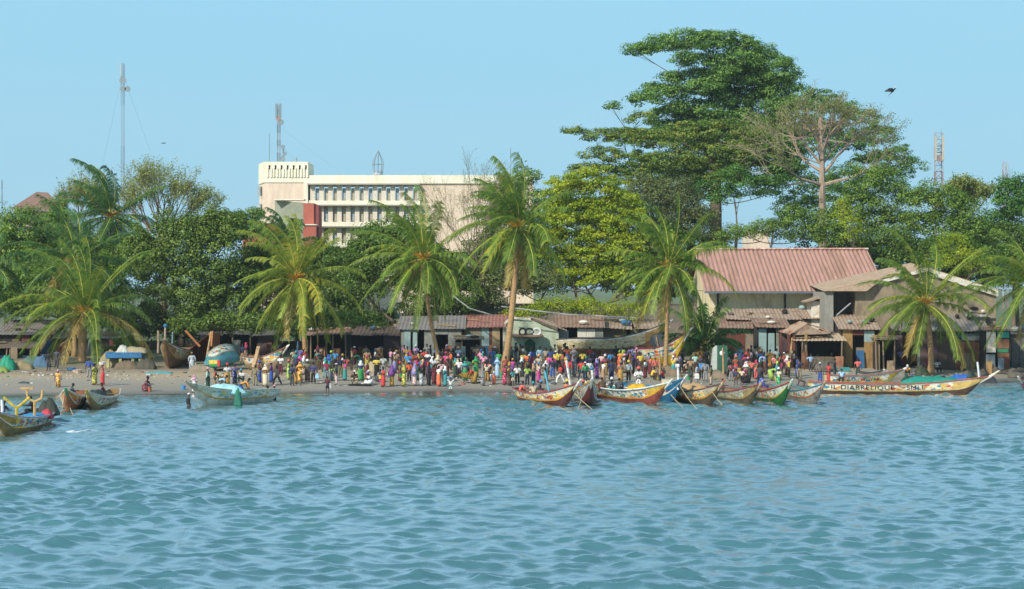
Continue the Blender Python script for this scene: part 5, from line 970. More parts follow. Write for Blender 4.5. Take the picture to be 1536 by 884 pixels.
# ---------------------------------------------------------------- people
_P = {}
def skin_obj(pts, rad, edges, sub=1):
    me = bpy.data.meshes.new('s'); me.from_pydata(pts, edges, []); o = bpy.data.objects.new('s', me); TMP.collection.objects.link(o)
    md = o.modifiers.new('k', 'SKIN'); md.use_smooth_shade = True; md.branch_smoothing = .6
    for i, sv in enumerate(me.skin_vertices[0].data):
        r = rad[i]; sv.radius = r if hasattr(r, '__len__') else (r, r); sv.use_root = (i == 0)
    if sub: m2 = o.modifiers.new('u', 'SUBSURF'); m2.levels = sub; m2.render_levels = sub
    vl = TMP.view_layers[0]; vl.update(); dg = vl.depsgraph
    out = bpy.data.meshes.new_from_object(o.evaluated_get(dg)); bpy.data.objects.remove(o); bpy.data.meshes.remove(me); return out
TMP = bpy.data.scenes.new('people_tmp')
def joints(st, ar):
    """x right, y forward, z up; standing height 1.72"""
    J = {}; hz = .92; lean = 0.; pit = 0.
    if st == 'b': lean = R(68); hz = .86
    if st == 'q': lean = R(22); hz = .34
    if st == 'i': lean = R(12); hz = .5
    if st == 'w': lean = R(4)
    H = Vector((0, -.12 if st == 'b' else 0, hz)); M = Matrix.Rotation(-lean, 3, 'X')
    T = lambda x, y, z: H+M @ Vector((x, y, z))
    J['pel'] = H; J['wai'] = T(0, 0, .16); J['che'] = T(0, .01, .36); J['nec'] = T(0, 0, .54)
    hd = lean*.45; Mh = Matrix.Rotation(-hd, 3, 'X'); J['hb'] = J['nec']+Mh @ Vector((0, .015, .07)); J['hm'] = J['nec']+Mh @ Vector((0, .03, .16)); J['ht'] = J['nec']+Mh @ Vector((0, .015, .24)); J['no'] = J['hm']+Mh @ Vector((0, .105, -.01)); J['Mh'] = hd
    for s, n in ((-1, 'l'), (1, 'r')):
        J['sh'+n] = T(s*.185, 0, .47); hp = H+Vector((s*.095, 0, -.03)); J['hi'+n] = hp
        if st in 'so': k = Vector((s*.1, .02, .49)); a = Vector((s*.11, 0, .08))
        elif st == 'w': k = Vector((s*.1, .2*s+.06, .5)); a = Vector((s*.1, .3*s-.02, .09+(0.04 if s < 0 else 0)))
        elif st == 'b': k = Vector((s*.12, .03, .48)); a = Vector((s*.13, -.02, .08))
        elif st == 'q': k = Vector((s*.2, .36, .48)); a = Vector((s*.16, .24, .07))
        else: k = Vector((s*.14, .42, .5)); a = Vector((s*.14, .42, .07))
        J['kn'+n] = k; J['an'+n] = a; J['to'+n] = a+Vector((s*.02, .17, -.045))
        S = J['sh'+n]; am = ar if (ar != 'o' or s > 0) else 'd'
        if st == 'b': e, w = S+Vector((s*.05, .04, -.26)), S+Vector((s*.03, .14, -.47))
        elif am == 'd': e, w = S+Vector((s*.07, -.04, -.27)), S+Vector((s*.09, .03, -.51))
        elif am == 'f': e, w = S+Vector((s*.07, .0, -.27)), S+Vector((-s*.06, .2, -.25))
        elif am == 'u': e, w = S+Vector((s*.2, .05, .1)), S+Vector((s*.03, .06, .33))
        elif am == 'o': e, w = S+Vector((s*.13, .03, -.25)), S+Vector((s*.18, .12, -.46))
        elif am == 'h': e, w = S+Vector((s*.2, -.08, -.22)), S+Vector((s*.03, .03, -.4))
        else: e, w = S+Vector((s*.08, .18, -.18)), S+Vector((s*.02, .4, -.2))
        if st in 'qi' and am == 'd': e, w = S+Vector((s*.06, .1, -.24)), S+Vector((s*.0, .33, -.22))
        J['el'+n] = e; J['wr'+n] = w
    return J
def body_mesh(st, ar):
    key = ('body', st, ar)
    if key in _P: return _P[key]
    J = joints(st, ar); pts = []; rad = []; E = []; ix = {}
    def v(name, p, r, par=None):
        ix[name] = len(pts); pts.append(tuple(p)); rad.append(r)
        if par is not None: E.append((ix[par], ix[name]))
    v('pel', J['pel'], (.13, .1)); v('wai', J['wai'], (.115, .085), 'pel'); v('che', J['che'], (.15, .1), 'wai'); v('nec', J['nec'], (.055, .055), 'che')
    v('hb', J['hb'], (.065, .075), 'nec'); v('hm', J['hm'], (.075, .092), 'hb'); v('ht', J['ht'], (.055, .065), 'hm'); v('no', J['no'], (.014, .018), 'hm')
    for s, n in ((-1, 'l'), (1, 'r')):
        ear = J['hm']+Vector((s*.085, 0, 0)); v('ea'+n, ear, (.012, .02), 'hm')
        v('sh'+n, J['sh'+n], .058, 'che'); v('el'+n, J['el'+n], .041, 'sh'+n); v('wr'+n, J['wr'+n], .028, 'el'+n)
        d = (J['wr'+n]-J['el'+n]).normalized(); pm = J['wr'+n]+d*.06; v('pa'+n, pm, (.036, .02), 'wr'+n)
        sd = d.cross(Vector((0, 1, .3))).normalized(); bk = d.cross(sd)*.02
        for f, (o, l) in enumerate(((-.03, .06), (-.01, .075), (.012, .07), (.032, .055))):
            a = pm+d*.035+sd*o; v('f%s%d' % (n, f), a+d*l*.5+bk*.5, .0095, 'pa'+n); v('g%s%d' % (n, f), a+d*l+bk*1.4, .008, 'f%s%d' % (n, f))
        v('t1'+n, pm-sd*.045+d*.0, .01, 'pa'+n); v('t2'+n, pm-sd*.055+d*.045+bk, .0085, 't1'+n)
        v('hi'+n, J['hi'+n], .09, 'pel'); v('kn'+n, J['kn'+n], .058, 'hi'+n); v('an'+n, J['an'+n], .037, 'kn'+n); v('to'+n, J['to'+n], (.04, .028), 'an'+n)
    _P[key] = skin_obj(pts, rad, E); return _P[key]
def top_mesh(st, ar, long):
    key = ('top', st, ar, long)
    if key in _P: return _P[key]
    J = joints(st, ar); pts = [J['pel']+Vector((0, 0, -.02)), J['wai'], J['che'], J['nec'].lerp(J['che'], .18)]; rad = [(.165, .125), (.155, .12), (.19, .135), (.09, .08)]; E = [(0, 1), (1, 2), (2, 3)]
    for n in 'lr':
        b = len(pts); pts += [J['sh'+n], J['el'+n] if long else J['sh'+n].lerp(J['el'+n], .85)]; rad += [.078, .062 if long else .072]; E += [(2, b), (b, b+1)]
        if long: pts.append(J['el'+n].lerp(J['wr'+n], .9)); rad.append(.052); E.append((b+1, b+2))
    _P[key] = skin_obj([tuple(p) for p in pts], rad, E); return _P[key]
def bot_mesh(st, kind):
    key = ('bot', st, kind)
    if key in _P: return _P[key]
    J = joints(st, 'd')
    if kind in 'th':
        pts = [J['pel']+Vector((0, 0, .06)), J['pel']]; rad = [(.15, .12), (.16, .13)]; E = [(0, 1)]
        for n in 'lr':
            b = len(pts); f = 1. if kind == 't' else .5
            pts += [J['hi'+n]+Vector((0, 0, -.04)), J['kn'+n]]; rad += [.105, .085]; E += [(1, b), (b, b+1)]
            if kind == 't': pts.append(J['kn'+n].lerp(J['an'+n], .95)); rad.append(.07); E.append((b+1, b+2))
        me = skin_obj([tuple(p) for p in pts], rad, E)
    else:
        mb = MB(); p = J['pel']
        if st in 'so': rg = [(0, 0, 1.04, .15, .12), (0, 0, .9, .19, .155), (0, .01, .6, .18, .155), (0, .01, .3, .18, .16), (0, 0, .1, .2, .175)]
        elif st == 'w': rg = [(0, 0, 1.04, .15, .12), (0, 0, .9, .205, .17), (0, .04, .55, .215, .24), (0, .02, .09, .23, .34)]
        elif st == 'b': rg = [(0, -.06, .98, .16, .14), (0, -.12, .86, .21, .19), (0, -.02, .55, .225, .2), (0, 0, .12, .25, .22)]
        elif st == 'q': rg = [(0, 0, .52, .17, .14), (0, .1, .44, .27, .32), (0, .16, .3, .3, .36), (0, .14, .06, .33, .34)]
        else: rg = [(0, 0, .68, .16, .14), (0, .16, .55, .24, .34), (0, .24, .4, .26, .3), (0, .3, .1, .28, .24)]
        mb.loft(rg); me = mb.mesh('skirt', smooth=True)
    _P[key] = me; return me
def head_mesh(kind):
    key = ('head', kind)
    if key in _P: return _P[key]
    mb = MB()                                     # coordinates relative to the middle of the head
    if kind == 'n': mb.loft([(0, -.03, -.05, .07, .06), (0, -.022, .0, .086, .085), (0, -.015, .05, .086, .095), (0, -.01, .095, .06, .07), (0, -.01, .112, .02, .03)])
    elif kind == 'c': mb.loft([(0, -.01, .02, .092, .105), (0, -.01, .07, .09, .1), (0, -.01, .115, .06, .07), (0, -.01, .13, .01, .01)]); mb.box(-.06, .06, .08, .17, .03, .045)
    elif kind == 'w': mb.loft([(0, -.02, .0, .095, .1), (0, -.02, .05, .108, .115), (0, -.03, .1, .11, .115), (0, -.03, .16, .07, .08), (0, -.03, .2, .02, .02)])
    elif kind == 'b': mb.loft([(0, 0, .04, .21, .21), (0, 0, .052, .21, .21)]); mb.loft([(0, 0, .05, .105, .11), (0, 0, .11, .1, .1), (0, 0, .15, .06, .06)])
    elif kind == 's': mb.loft([(0, -.01, .13, .02, .02), (0, -.015, .105, .075, .08), (0, -.03, .03, .105, .105), (0, -.035, -.05, .105, .1), (0, -.02, -.12, .12, .11), (0, -.0, -.19, .2, .14), (0, .0, -.33, .225, .165)])
    else: mb.loft([(0, -.01, .14, .02, .02), (0, -.015, .11, .08, .085), (0, -.03, .03, .11, .11), (0, -.03, -.07, .115, .11), (0, -.01, -.19, .22, .16), (0, 0, -.45, .3, .22), (0, .0, -.72, .37, .27)])
    _P[key] = mb.mesh('head_' + kind, smooth=True); return _P[key]
CN = {'white': 'dad8d2', 'cream': 'd8c8a4', 'beige': 'c0a884', 'grey': '86888a', 'light grey': 'a9b2b6', 'dark grey': '44484c', 'black': '1b1c20', 'navy': '1f2c4c', 'blue': '1f4fa4', 'bright blue': '1f8cc8', 'light blue': '93bcd8', 'teal': '2a9494',
      'green': '1f9450', 'dark green': '264a36', 'lime': 'a4c83c', 'mint': 'a4d0c0', 'olive': '6a6a34', 'yellow': 'dcc020', 'orange-yellow': 'e0981c', 'orange': 'e8621c', 'red': 'cc2420', 'crimson': 'b01c50', 'magenta': 'c82c8c', 'pink': 'dc8cac', 'pale pink': 'd8b4b0',
      'purple': '74308c', 'lavender': '8a7cb8', 'maroon': '6c2430', 'brown': '604434', 'tan': 'a4805c', 'mustard': 'b08824', 'salmon': 'd85c50', 'khaki': '8c8058', 'indigo': '38386c', 'yellow-green': 'a8a424', 'grey-brown': '75685f', 'rust': 'a8502c'}
MUT = {}
for k_, h_ in CN.items():
    q_ = srgb(h_); g_ = sum(q_)/3; MUT[k_] = tuple((v*.84+g_*.16)*.98 for v in q_)
SK = [mat('skin_%d' % i, c, .55, .08, 6) for i, c in enumerate(('3c2820', '4a3226', '2f201a', '563a2b'))]; HAIR = mat('black_hair', '14110f', .8, .1, 9)
def fab(c, pat=False):
    nm = 'fabric_'+c+('_print' if pat else '')
    if nm in _M: return _M[nm]
    if not pat: return mat(nm, MUT[c], .9, .3, 6)
    m, nt, bs = newmat(nm); vo = N(nt, 'ShaderNodeTexVoronoi'); vo.inputs['Scale'].default_value = 11; nt.links.new(coord(nt), vo.inputs['Vector'])
    se = N(nt, 'ShaderNodeSeparateColor'); nt.links.new(vo.outputs['Color'], se.inputs[0]); b = MUT[c]; l = tuple(min(1, x*1.9+.12) for x in b); d = tuple(x*.45 for x in b)
    nt.links.new(ramp(nt, se.outputs[0], [(0, b), (.45, l), (.62, d), (.8, b)], 'CONSTANT'), bs.inputs['Base Color']); bs.inputs['Roughness'].default_value = .85; _M[nm] = m; return m
def put(name, me, m, parent, loc=(0, 0, 0), rx=0):
    if not me.materials: me.materials.append(None)
    o = bpy.data.objects.new(name, me); o.location = loc; o.rotation_euler = (rx, 0, 0); link(o, parent); o.material_slots[0].link = 'OBJECT'; o.material_slots[0].material = m; return o
LM = [(60, 'near the thatched shelter'), (108, 'under the stout-trunked palm'), (200, 'on the open sand at left'), (262, 'by the brownish hauled-up boat'), (300, 'near the heeled boat bow'), (345, 'behind the heeled turquoise boat'), (380, 'above the heeled boat stern'), (412, 'near the boat with the leaning plank'), (440, 'left of the yellow-green palm trunk'), (480, 'below the yellow-green palm'),
      (520, 'in front of the brown shelter'), (560, 'left of the crooked tree'), (595, 'beneath the crooked tree'), (628, 'just left of the leaning palm'), (660, 'by the grey block shack'), (700, 'right of the leaning palm'), (735, 'by the plank lean-to'), (770, 'left of the thick palm trunk'), (805, 'by the mint building'), (840, 'right of the mint building'), (872, 'behind the red-gunwaled boat'),
      (905, 'behind the grey chevron boat'), (945, 'behind the white-rimmed boat'), (985, 'under the huge old hull'), (1020, 'by the slim palm trunk'), (1060, 'behind the brown-rimmed boat'), (1092, 'by the green box kiosk'), (1122, 'before the rust-red shack'), (1150, 'before the pale teal shack'), (1185, 'before the gabled shelter'), (1215, 'at the awning stall left post'), (1262, 'before the awning stall'), (1310, 'near the dark dinghy'), (1400, 'near the right coconut palm'), (1600, 'near the patchwork shack')]
def depth_word(d): return 'at the water edge' if d < 7.5 else 'mid-beach' if d < 19 else 'far up the beach'
POSE = {'s': 'standing', 'o': 'standing', 'w': 'walking', 'b': 'bending over', 'q': 'crouching', 'i': 'sitting'}; FACE = {'c': 180, 'a': 0, 'l': 90, 'r': -90}
HD = {'n': None, 'c': 'cap', 'w': 'head wrap', 's': 'headscarf', 'h': 'long shawl', 'b': 'sun hat'}
USED = set(); prd = random.Random(77); NP = [0]
def person(px, fy, code, top, bot, head='n', hold=None, h=1.7, Y=None, z=None, where=None, note=None):
    """code = stance, arms, facing; top 'colour[*][/l]' (* printed, /l long sleeves); bot 'kind colour'"""
    st, ar, fc = code; s2 = 's' if st == 'o' else st
    p = ground_at(px, fy) if Y is None else Vector((wx(px, Y), Y, gzz(px, Y) if z is None else z))
    tc = top.split('/')[0]; pat = tc.endswith('*'); tc = tc.rstrip('*'); long = '/l' in top; bk, bc = bot[0], bot[2:]; bp = bc.endswith('*'); bc = bc.rstrip('*')
    i = NP[0]; NP[0] += 1; r = empty('person', p, rz=R(FACE[fc]+prd.uniform(-28, 28))); k = h/1.72; r.scale = (k*prd.uniform(1.1, 1.26), k*1.12, k*1.03)
    J = joints(s2, ar); put('body', body_mesh(s2, ar), SK[i*7 % 4], r); put('shirt' if bk in 'th' else 'blouse', top_mesh(s2, ar, long), fab(tc, pat), r)
    nm = {'t': 'trousers', 'h': 'shorts', 'k': 'skirt', 'd': 'dress'}[bk]; dd = 'k' if bk in 'kd' else bk
    put('skirt' if bk in 'kd' else nm, bot_mesh(s2, dd), fab(tc if bk == 'd' else bc, pat if bk == 'd' else bp), r)
    hk = head[0]; hc = head[2:]; put({'n': 'hair', 'c': 'cap', 'w': 'head_wrap', 's': 'headscarf', 'h': 'shawl', 'b': 'sun_hat'}[hk], head_mesh(hk), HAIR if hk == 'n' else fab(hc), r, J['hm'], -J['Mh'])
    if bk == 'd': base = 'person in long %s%s dress' % ('printed ' if pat else '', tc)
    else: base = 'person in %s%s top and %s %s' % ('printed ' if pat else '', tc, bc, nm)
    if hk != 'n': base += (', %s %s' % (hc, HD[hk]))
    d = p.y-float(shore(p.x)); wh = where or (next(t for q, t in LM if px < q)); ps = POSE[st]
    c1 = '%s, %s %s' % (base, ps, wh); c2 = '%s, %s %s, %s' % (base, ps, depth_word(d), wh)
    lab = None
    for c in ([c1, c2] if len(c1.split()) <= 16 else []) + ['%s, %s' % (base, wh), '%s %s' % (base, wh), '%s, facing %s, %s' % (base, {'c': 'the water', 'a': 'inland', 'l': 'left', 'r': 'right'}[fc], wh)]:
        if len(c.split()) <= 16 and c not in USED: lab = c; break
    if lab is None:
        for c in (base.replace('person in ', 'person, ')+' '+wh, base.replace(' top', '')+' '+wh):
            c = c.replace(',', '') if len(c.split()) > 16 else c
            if len(c.split()) <= 16 and c not in USED: lab = c; break
    if lab is None: lab = clip(base.replace('person in ', 'person, ')); print('DUP', lab)
    if len(lab.split()) > 16: lab = clip(lab); print('LONG', lab)
    USED.add(lab); tag(r, lab, 'person', 'people crowding the beach'); r['_px'] = px
    hp = None
    if hold:
        kk, cc = hold.split(' ', 1); Mz = Matrix.Rotation(r.rotation_euler.z, 3, 'Z'); wl = Mz @ Vector([a*b for a, b in zip(J['wrr'], r.scale)])+p
        who = 'the person in %s %s' % (tc, 'dress' if bk == 'd' else 'top')
        if kk == 'B': vessel('bucket', cc, wl+Vector((0, 0, -.42)), .15, .3, '%s bucket held by %s %s' % (cc, who, wh))
        elif kk == 'J': jug(cc, wl+Vector((0, 0, -.45)), '%s jerrycan held by %s %s' % (cc, who, wh))
        elif kk == 'G': vessel('bucket', cc, p+Mz @ Vector((.1, .45, 0)), .17, .3, '%s bucket on the sand before %s %s' % (cc, who, wh))
        elif kk == 'S': vessel('basin', cc, p+Mz @ Vector((.1, .5, 0)), .32, .18, '%s basin on the ground before %s %s' % (cc, who, wh))
        elif kk == 'H':
            ht = Mz @ Vector([a*b for a, b in zip(J['hm']+Vector((0, 0, .15)), r.scale)])+p; vessel('basin', cc, ht, .3, .2, '%s basin balanced on the head of %s %s' % (cc, who, wh))
        elif kk == 'L':
            o = cloth('bag', clip('%s bag hanging beside %s' % (cc, who)), 'bag', 768, 1, 0, .34, .22, .36, CN[cc], seed=i); o.location = wl+Vector((0, 0, -.4))
    return r
VG = {}
def clip(s): return ' '.join(s.split()[:16])
def vessel(kind, c, loc, r_, h_, label):
    key = (kind, r_)
    o = empty(kind, loc, clip(label), kind, kind+'s carried and set down in the crowd')
    if key not in VG:
        mb = MB(); mb.loft([(0, 0, 0, r_*.78, r_*.78), (0, 0, h_, r_, r_), (0, 0, h_+.015, r_*1.06, r_*1.06), (0, 0, h_, r_*.94, r_*.94), (0, 0, .03, r_*.72, r_*.72)]); m1 = mb.mesh(kind, smooth=False)
        mb = MB(); mb.tube([(r_*math.cos(t*math.pi/6), 0, h_+.14*math.sin(t*math.pi/6)) for t in range(7)], .012, 4); m2 = mb.mesh('handle'); VG[key] = (m1, m2)
    put('shell', VG[key][0], fab(c), o)
    if kind == 'bucket': put('handle', VG[key][1], fab('grey'), o)
def jug(c, loc, label):
    o = empty('jerrycan', loc, clip(label), 'jerrycan', 'jerrycans in the crowd')
    if 'jug' not in VG:
        mb = MB(); mb.box(-.19, .19, -.12, .12, 0, .36); mb.add([(-.19, -.12, .36), (.19, -.12, .36), (.19, .12, .36), (-.19, .12, .36), (-.1, -.07, .44), (.1, -.07, .44), (.1, .07, .44), (-.1, .07, .44)], [(0, 1, 5, 4), (1, 2, 6, 5), (2, 3, 7, 6), (3, 0, 4, 7), (4, 5, 6, 7)]); m1 = mb.mesh('can')
        mb = MB(); mb.loft([(.1, 0, .44, .035, .035), (.1, 0, .49, .035, .035)]); VG['jug'] = (m1, mb.mesh('lid'))
    put('can', VG['jug'][0], fab(c), o); put('lid', VG['jug'][1], fab('red' if c != 'red' else 'white'), o)
P_ = person
rows = '''73 557 sdc black*/l h:dark_grey n -
85 553 sdc dark_grey/l t:dark_grey n -
87 581 wda orange-yellow* d:x w:pink -
134 567 sda blue/l t:grey n -
142 578 sdl yellow-green* d:x n -
154 579 sul salmon k:red w:salmon H:white
217 587 qdr maroon* d:x w:black G:orange
288 557 wda light_grey/l d:x c:mustard B:cream
291 589 ood white k:white s:pink -
312 583 sol mint/l k:dark_green w:pink B:white
322 584 sfr rust* t:khaki n -
333 583 bdl orange-yellow* t:khaki n -
341 578 sfc white* k:mustard w:red -
352 577 sda indigo* d:x n -
364 574 qfc white t:dark_green w:teal -
330 588 bdr light_blue t:grey n -
364 545 sdc navy t:tan n -
369 543 sdr crimson k:tan s:crimson -
383 579 sda khaki/l t:khaki n -
389 574 sfr maroon k:blue w:blue -
398 580 sfc mustard* k:cream s:cream -
407 574 sfl purple k:blue n -
416 579 wdl dark_grey/l t:black n -
418 556 sda light_blue t:navy n -
421 563 sfc white* t:maroon n -
408 551 sdr dark_green t:dark_grey n -
417 541 sdc navy* t:navy n -
433 570 sfr lime* k:lime w:salmon L:light_blue
438 579 sda navy/l t:dark_grey n -
443 576 sfr brown* k:mustard n -
450 574 sdc orange-yellow*/l d:x s:orange-yellow -
456 563 sdl white k:light_grey s:white -
461 569 sdr maroon*/l t:black n -
470 576 oda indigo/l t:black n L:light_blue
476 553 sdl red* t:black n -
481 556 sfc black t:brown c:grey -
488 568 sfr white* k:teal* s:teal -
497 556 sdl teal t:brown w:lime -
503 554 sda bright_blue t:black n -
497 571 bdr lime k:grey n -
505 578 sfl navy*/l t:pale_pink c:pale_pink -
491 591 sfa maroon h:black n J:white
512 548 idc brown t:brown n -
528 552 oul beige t:dark_green n -
539 550 bdl green* t:teal n -
549 546 sda olive/l t:brown c:navy -
560 545 idr maroon t:brown n -
530 576 qfc brown* t:beige c:white -
541 570 ifc yellow-green/l d:x c:white -
548 577 qfr rust t:tan w:cream -
556 578 qfl white* d:x w:lavender S:white
565 566 sfc yellow k:black n -
566 573 qdr grey k:dark_grey n S:magenta
575 562 sda light_grey t:grey n -
575 581 ofl red d:x n B:yellow
588 580 ofl purple k:mustard h:purple J:white
600 573 sdr olive* k:maroon w:red -
606 580 ofl yellow-green* d:x s:yellow-green B:green
614 572 sda orange/l t:navy b:light_blue -
622 579 sfl yellow k:pale_pink h:lavender -
632 579 sfr black k:light_grey* w:crimson -
643 579 sfr black/l d:x s:black -
651 577 sda maroon/l d:x n -
658 580 sdr white k:orange n -
668 580 ofl teal/l k:teal s:white B:light_blue
676 592 suc white h:mint n -
611 549 sdc mustard* d:x n -
612 560 sda bright_blue t:brown c:blue -
620 558 sda rust t:brown n -
599 549 sdr black t:dark_grey n -
632 549 sdl grey/l t:grey c:white -
637 553 sda red t:navy n -
642 556 sfc white t:navy n -
655 549 sda bright_blue t:navy n -
646 546 sdl black t:black n -
664 552 sdc black t:navy n -
663 562 sdr red t:black n -
650 566 sfc white* t:maroon n -
657 563 sda cream k:rust s:cream -
676 551 sdr black t:grey c:white -
683 547 sdc navy/l t:navy n -
687 549 sda light_blue t:black c:white -
683 567 sfl yellow k:dark_green s:teal -
689 569 sda white t:black n -
696 552 idc green t:brown c:green -
701 568 sda green k:dark_green n -
711 544 sda beige t:blue n -
714 566 sfc lime k:green s:green -
711 576 bdl red k:mustard n -
724 579 sfr grey*/l d:x s:grey-brown -
730 573 sua cream t:mustard n -
741 577 ofl white* k:orange w:tan J:white
746 567 sdc light_blue d:x s:light_blue -
757 578 ofl crimson* d:x w:crimson B:green
739 551 sda blue t:blue n -
727 546 sdl black/l t:dark_grey c:white -
764 574 sdr purple k:navy w:mustard -
769 562 sdc magenta k:purple w:orange-yellow -
769 579 sda teal h:cream n -
764 579 sdr mustard k:brown w:mustard -
776 577 sda white t:black n -
783 566 sdl dark_grey d:x s:white -
791 578 sda lime t:navy n -
800 577 sfr tan/l k:navy s:tan -
808 574 sdl pale_pink k:magenta w:bright_blue -
818 576 sdr black t:brown n B:teal
767 548 sda dark_grey/l t:black c:red -
774 543 sdl black* t:grey n -
781 547 sdr brown t:brown n -
788 551 sdl dark_green/l d:x n -
799 553 sda blue* k:crimson n -
797 545 sdc dark_green t:teal n -
810 549 sdc light_blue/l t:white n -
808 563 sfc beige d:x w:orange-yellow -
819 550 sdc beige t:brown n -
826 551 sda blue/l t:navy n -
822 562 sfl salmon* t:maroon n -
829 567 sda navy/l t:blue n -
819 571 sdc white k:teal s:white -
838 557 sda yellow t:black n -
841 577 wdl red t:white n -
853 568 sda red/l t:dark_grey n -
851 549 sda orange t:navy n -
848 543 sdc black/l t:black c:black -
861 565 sdr grey*/l d:x n -
861 551 sdc light_grey k:pale_pink s:pale_pink -
874 555 sda yellow t:navy n -
872 571 wda red t:navy n -
884 570 sdc white/l t:beige n -
895 568 sdr purple* d:x s:lavender -
905 573 sdl white k:tan c:red -
917 571 sda navy/l k:navy n -
916 556 sda bright_blue/l t:navy n -
929 566 sfr orange d:x s:orange -
931 574 sda tan k:mustard w:tan -
943 573 sda light_grey/l t:black w:yellow -
885 547 sda red t:dark_grey n -
890 553 sda navy t:black n -
901 543 sdc navy t:dark_grey n -
903 559 sdc pale_pink t:brown n -
924 547 sdc navy t:red n -
933 549 sdc lime t:light_blue n -
946 549 sdc lavender/l t:grey-brown n -
961 559 sdc yellow t:brown n -
973 558 sdr lavender k:grey-brown n -
983 566 sda salmon/l t:tan c:red -
950 562 sdl indigo t:black c:blue -
937 560 sdr pale_pink* k:tan w:pink -
968 568 sdl white* k:maroon b:tan -
977 570 qdr yellow t:brown n G:yellow
1012 562 sfc pale_pink k:white w:crimson -
1020 560 sdr lavender t:black n -
1031 560 qdl beige t:brown c:cream -
1037 584 sfl dark_grey/l t:dark_grey n B:green
1046 575 sdr light_grey/l t:white n J:white
1052 571 sda bright_blue t:black w:indigo -
1060 552 sda black* t:navy n -
1058 573 sda grey/l t:grey n -
1067 578 sfl olive/l t:beige n -
1043 560 sdc mint t:brown n -
1095 565 qdr black k:olive* w:black S:green
1104 565 sdc rust k:red w:orange -
1107 569 bdl light_grey/l k:mustard n -
1110 549 sdc light_blue/l d:x s:light_blue -
1113 577 sda cream h:black n -
1104 578 sda indigo h:brown n -
1119 561 sdc red d:x w:red -
1127 553 sdl pale_pink* t:maroon n -
1128 568 sda salmon t:black n B:bright_blue
1135 552 sdr white t:black c:dark_green -
1139 578 sda dark_grey t:navy n -
1134 569 sfr olive* k:salmon s:crimson -
1146 558 sda blue* k:yellow w:indigo -
1155 552 sda orange-yellow/l d:x n -
1165 551 sdc white t:navy n -
1172 563 sdl black/l t:black n B:blue
1166 566 sdr lime* k:teal w:green -
1157 571 bdr lime k:lime s:teal G:yellow
1168 582 sdl cream* k:green* w:white -
1182 561 sda red t:grey-brown n -
1180 553 sdc beige* t:brown n -
1186 549 sda white t:dark_grey n -
1191 553 sdr white t:black n -
1196 565 sdl blue*/l k:blue* n -
1139 582 qdr blue* t:blue n S:blue
1216 558 shc light_blue t:dark_grey n -
1230 574 sda grey-brown/l t:blue c:white -
1252 568 sdr dark_grey/l t:dark_grey n -
1287 567 sdc salmon* t:dark_green n -
1332 546 idc white* t:blue n -
1355 549 bda white k:red n -
1361 562 qdc orange-yellow t:black w:white -
1205 588 bdl brown t:brown n -
1350 551 sdc lavender t:navy n -
1405 560 idc white* t:black n -
1246 548 qdc navy t:navy w:light_grey -
1262 549 idc khaki t:brown c:cream -
1224 552 idr grey t:dark_grey n -
337 545 sdc dark_grey t:black c:white -
520 556 idr rust t:brown n -
586 552 sdl pink* t:grey n -
592 560 sfr tan k:lavender w:pale_pink -
625 567 sda maroon* k:rust w:red -
640 567 sdr navy t:dark_grey n -
671 566 sdl brown* k:maroon w:mustard -
695 560 sdr dark_green/l k:black n -
735 563 sdl brown/l t:dark_grey n -
748 556 sdc green t:dark_green n -
760 548 sdr indigo t:grey n -
794 564 sdl navy* k:brown w:light_grey -
832 545 sdr brown* t:olive n -
844 562 sdl dark_grey k:maroon s:rust -
867 559 sdr black t:grey-brown c:dark_green -
880 559 sdl green t:brown n -
910 553 sdr brown t:olive n -
922 560 sda black t:brown n -
955 552 sdl maroon t:black n -
996 572 qdl red t:navy n -
1024 553 sdr black t:navy n -
1036 566 sda tan t:dark_green n -
1050 557 sdl rust* t:black n -
1087 557 sdc grey t:brown n -
1122 575 qdl maroon* k:black w:magenta -
1143 567 sdr dark_green t:brown n -
1150 563 sdl navy/l t:dark_grey n -
1176 556 sda rust t:navy c:white -'''
for i, ln_ in enumerate(rows.split('\n')):
    a = ln_.split(); top = a[3].replace('_', ' '); bot = (a[4] if a[4][0] != 'd' else 'd:x').replace(':', ' ').replace('_', ' '); hd = a[5].replace(':', ' ').replace('_', ' ')
    code = a[2] if a[2][2] in 'calr' else a[2][:2]+'c'
    child = i in (2, 8, 41, 70, 91) or a[0] in ('769', '676', '1113', '1104', '1354', '1361') and a[1] not in ('565',)
    person(int(a[0]), int(a[1]), code, top, bot, hd, None if a[6] == '-' else a[6].replace(':', ' ').replace('_', ' '), h=1.32 if child else prd.uniform(1.6, 1.76))
